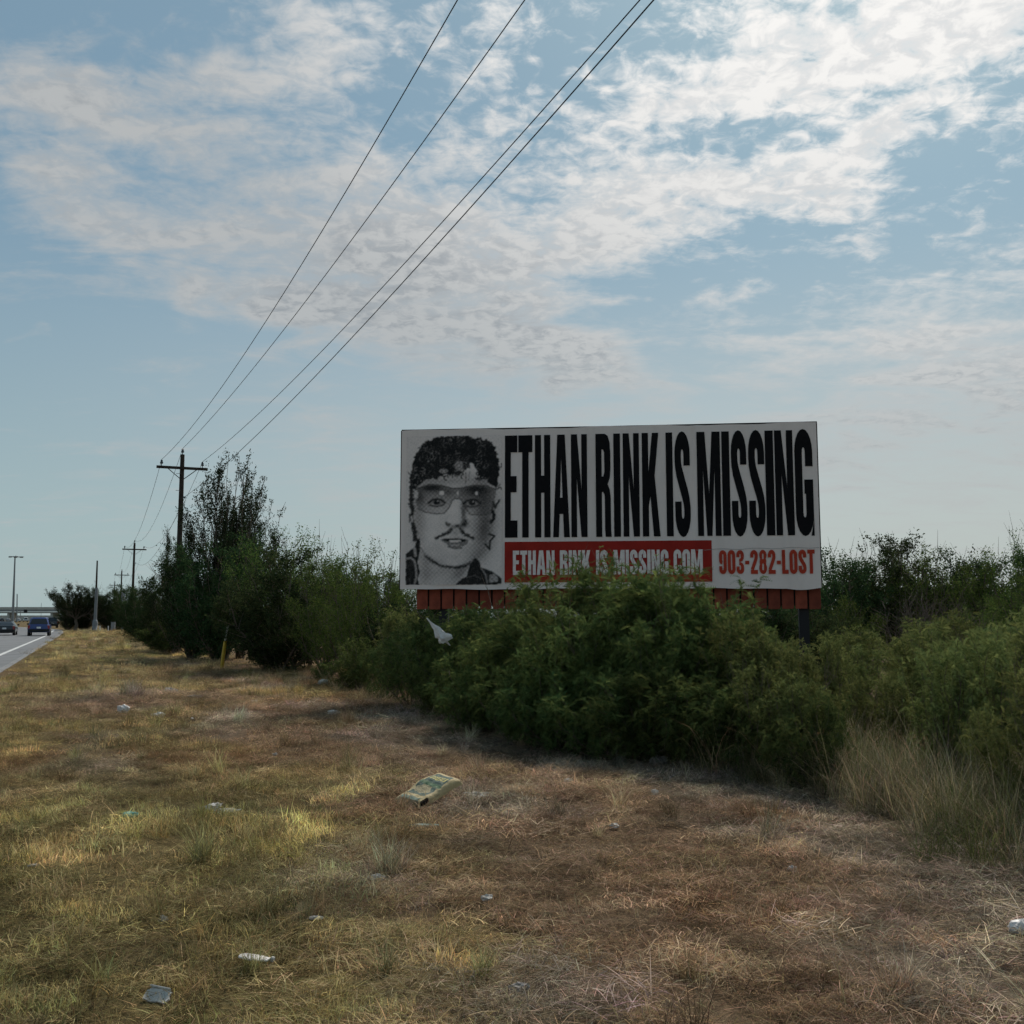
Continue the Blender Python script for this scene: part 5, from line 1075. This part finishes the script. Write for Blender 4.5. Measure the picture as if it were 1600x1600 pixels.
# flattened white bottle
g = gr(396, 1516)
bt = empty('crushed_bottle', (g[0], g[1], float(ground_z(np.array(g[0]), np.array(g[1]))) + .05), R(-24)); tag(bt, 'crushed white plastic bottle lying in the lower left grass', 'bottle')
def pillow(name, L, W_, T_, mat, parent, seed=0, neck=0.0, nu=26, nv=16, wr=.12):
    V = []; F = []
    for i in range(nu + 1):
        s = i / nu; x = (s - .5) * L; w = W_ / 2 * min(1, (math.sin(math.pi * min(s * 2.6, .5))) ** .6 if s < .19 else 1) * (1 - neck * sst(s, .72, .95)) * (1.0 if s < .985 else .8)
        w = max(w, .004)
        for j in range(nv):
            a = 2 * math.pi * j / nv; k = 1 + wr * float(vnoise(s * 9 + seed, j * .9 + 3, seed) - .5) * 2
            V.append((x, w * math.cos(a) * k + .25 * W_ * (s - .5) ** 2, T_ / 2 * (w / (W_ / 2)) ** .5 * math.sin(a) * k))
    for i in range(nu):
        for j in range(nv): F.append((i * nv + j, (i + 1) * nv + j, (i + 1) * nv + (j + 1) % nv, i * nv + (j + 1) % nv))
    F.append(tuple(range(nv))); F.append(tuple(range(nu * nv, nu * nv + nv))[::-1])
    return link(name, py_mesh(name, V, F, mat, True), parent)
pillow('bottle_body', .17, .070, .016, M['bag'], bt, 3, .3, wr=.10)
box('bottle_cap', (.095, .018, .0), (.018, .022, .022), M['paper'], bt, .004)
g = gr(247, 1562)
fb = empty('foam_tray', (g[0], g[1], float(ground_z(np.array(g[0]), np.array(g[1]))) + .02), R(-12)); tag(fb, 'broken white foam tray half sunk in grass at the bottom left', 'tray')
fb.rotation_euler = (R(38), R(6), R(-12))
rag = [(-.06, -.028), (-.02, -.032), (.012, -.026), (.05, -.031), (.058, -.004), (.05, .012), (.055, .03), (.02, .034), (-.01, .029), (-.045, .034), (-.062, .012)]
V = [(x, y, .004 * math.sin(x * 60)) for x, y in rag] + [(x * .96, y * .96, .009 + .005 * math.sin(x * 60 + y * 40)) for x, y in rag]; nr_ = len(rag)
F = [tuple(range(nr_))[::-1], tuple(range(nr_, 2 * nr_))] + [(i, (i + 1) % nr_, nr_ + (i + 1) % nr_, nr_ + i) for i in range(nr_)]
link('tray_floor', py_mesh('tray_floor', V, F, M['paper']), fb)
box('tray_rim', (-.005, .034, .012), (.10, .008, .016), M['paper'], fb, .003)
# white shopping bag caught in the shrub
q = at(683, 985, 16.4)
cb = empty('caught_plastic_bag', tuple(q)); tag(cb, 'white plastic shopping bag caught in the shrub below the billboard', 'plastic bag')
V = []; F = []; nu_, nv_ = 22, 14
for i in range(nu_ + 1):
    s = i / nu_; cx = -.17 + .32 * s + .05 * math.sin(s * 3); cz = .20 - .38 * s - .05 * math.sin(s * math.pi); w = .008 + .075 * float(sst(s, .05, .75)) * (1 - .25 * float(sst(s, .85, 1)))
    for j in range(nv_):
        a = 2 * math.pi * j / nv_; k = 1 + 1.1 * float(vnoise(s * 9, j * 1.3, 4) - .5) + .35 * math.sin(a * 5 + s * 7)
        V.append((cx + w * math.cos(a) * k, .5 * w * math.sin(a) * k, cz + w * .55 * math.cos(a) * k))
for i in range(nu_):
    for j in range(nv_): F.append((i * nv_ + j, i * nv_ + (j + 1) % nv_, (i + 1) * nv_ + (j + 1) % nv_, (i + 1) * nv_ + j))
link('bag_film', py_mesh('bag_film', V, F, M['bag'], False), cb)
for s in (-1, 1): tube('bag_handle', [(.13, .03 * s, -.18), (.18 + .03 * s, .02, -.22 - .02 * s), (.15, 0, -.16)], .010, M['bag'], cb, 5)
# cement bag
g = gr(670, 1256)
bag = empty('cement_bag', (g[0], g[1], float(ground_z(np.array(g[0]), np.array(g[1]))) + .03), R(52)); bag.rotation_euler = (R(8), R(-17), R(48)); bag.location.z += .05; tag(bag, 'torn tan and green paper cement bag lying on the dry grass', 'bag')
def cement():
    m = bpy.data.materials.new('cement_paper'); m.use_nodes = True; N = NT(m.node_tree); b = N.n['Principled BSDF']
    tc = N.new('ShaderNodeTexCoord'); v = tc.outputs['Object']
    a = N.new('ShaderNodeAttribute', attribute_name='Col'); n = N.smooth(N.noise(v, 18, 6, .65), .35, .75)
    c = N.mix(N.math('MULTIPLY', n, .25), a.outputs[0], (.33, .26, .17, 1)); N.l.new(c, b.inputs['Base Color']); b.inputs['Roughness'].default_value = .8
    bp = N.new('ShaderNodeBump'); bp.inputs['Strength'].default_value = .7; bp.inputs['Distance'].default_value = .02; N.l.new(N.noise(v, 22, 4, .6), bp.inputs['Height']); N.l.new(bp.outputs[0], b.inputs['Normal'])
    return m
M['cement'] = cement()
nu_, nv_ = 100, 64; Lb, Wb = .58, .31
S, T2 = np.meshgrid(np.linspace(-1, 1, nu_), np.linspace(-1, 1, nv_))
hgt = .075 * (1 - np.abs(S) ** 12) ** .5 * (1 - np.abs(T2) ** 10) ** .5 * (1 - .25 * sst(-S, .3, 1)) + .02 * (fbm(S * 3 + 5, T2 * 3 + 5, 3) - .5) + .012 * np.sin(S * 5 + T2)
hgt = np.maximum(hgt, .004)
colb = np.broadcast_to(np.array([.46, .355, .18]), S.shape + (3,)).copy()
nzb = fbm(S * 4 + 9, T2 * 4, 12) - .5
grn = (np.abs(T2 + .03) < .72 + nzb * .3) & (S > -.52) & (S < .78) ; colb[grn] = (.060, .100, .078)
lo = (np.abs(T2) < .7) & (S < -.66) & (S > -.9); colb[lo] = (.12, .17, .13)
fig = ((S + .12) / .30) ** 2 + ((T2 - .1 + nzb) / .55) ** 2 < .8; colb[fig & grn] = (.30, .25, .14)
dg = (np.abs(S - .12) < .07) & (np.abs(T2) < .8); colb[dg] = (.10, .17, .09)
def mark(s0, s1, t0, t1): colb[(S > s0) & (S < s1) & (T2 > t0) & (T2 < t1)] = (.62, .50, .14)
Xw = .50
for k in range(6):   # worn yellow lettering, read along the short side
    t0 = -.62 + k * .2
    mark(.36, .40, t0, t0 + .14); mark(.54, .58, t0, t0 + .14); mark(.36, .58, t0, t0 + .045)
    if k % 2: mark(.36, .58, t0 + .1, t0 + .145)
    else: mark(.45, .49, t0, t0 + .12)
Vb = np.stack([S * Lb / 2, T2 * Wb / 2, hgt], -1).reshape(-1, 3); ii = np.arange(nu_ * nv_).reshape(nv_, nu_); F4 = np.stack([ii[:-1, :-1], ii[:-1, 1:], ii[1:, 1:], ii[1:, :-1]], -1).reshape(-1, 4)
link('printed_top', np_mesh('printed_top', Vb, None, F4, [M['cement']], colb.reshape(-1, 3), True), bag)
M['kraft'] = material('kraft_paper', (.30, .225, .14), .85, .2, var=.3, vscale=12)
bm = box_data((0, 0, .025), (Lb * .97, Wb * .95, .05), .012); bm_obj('underside', bm, M['kraft'], bag)
me_ = [(-.295, -.145, .0), (-.295, .09, .0), (-.26, .09, .07), (-.26, -.145, .085), (-.335, -.14, .02), (-.34, .07, .015)]
link('torn_flap', py_mesh('torn_flap', me_, [(0, 3, 2, 1), (4, 3, 2, 5)], M['kraft']), bag)
box('dark_tear', (-.20, -.152, .05), (.10, .02, .055), M['dark_wood'], bag, .01)
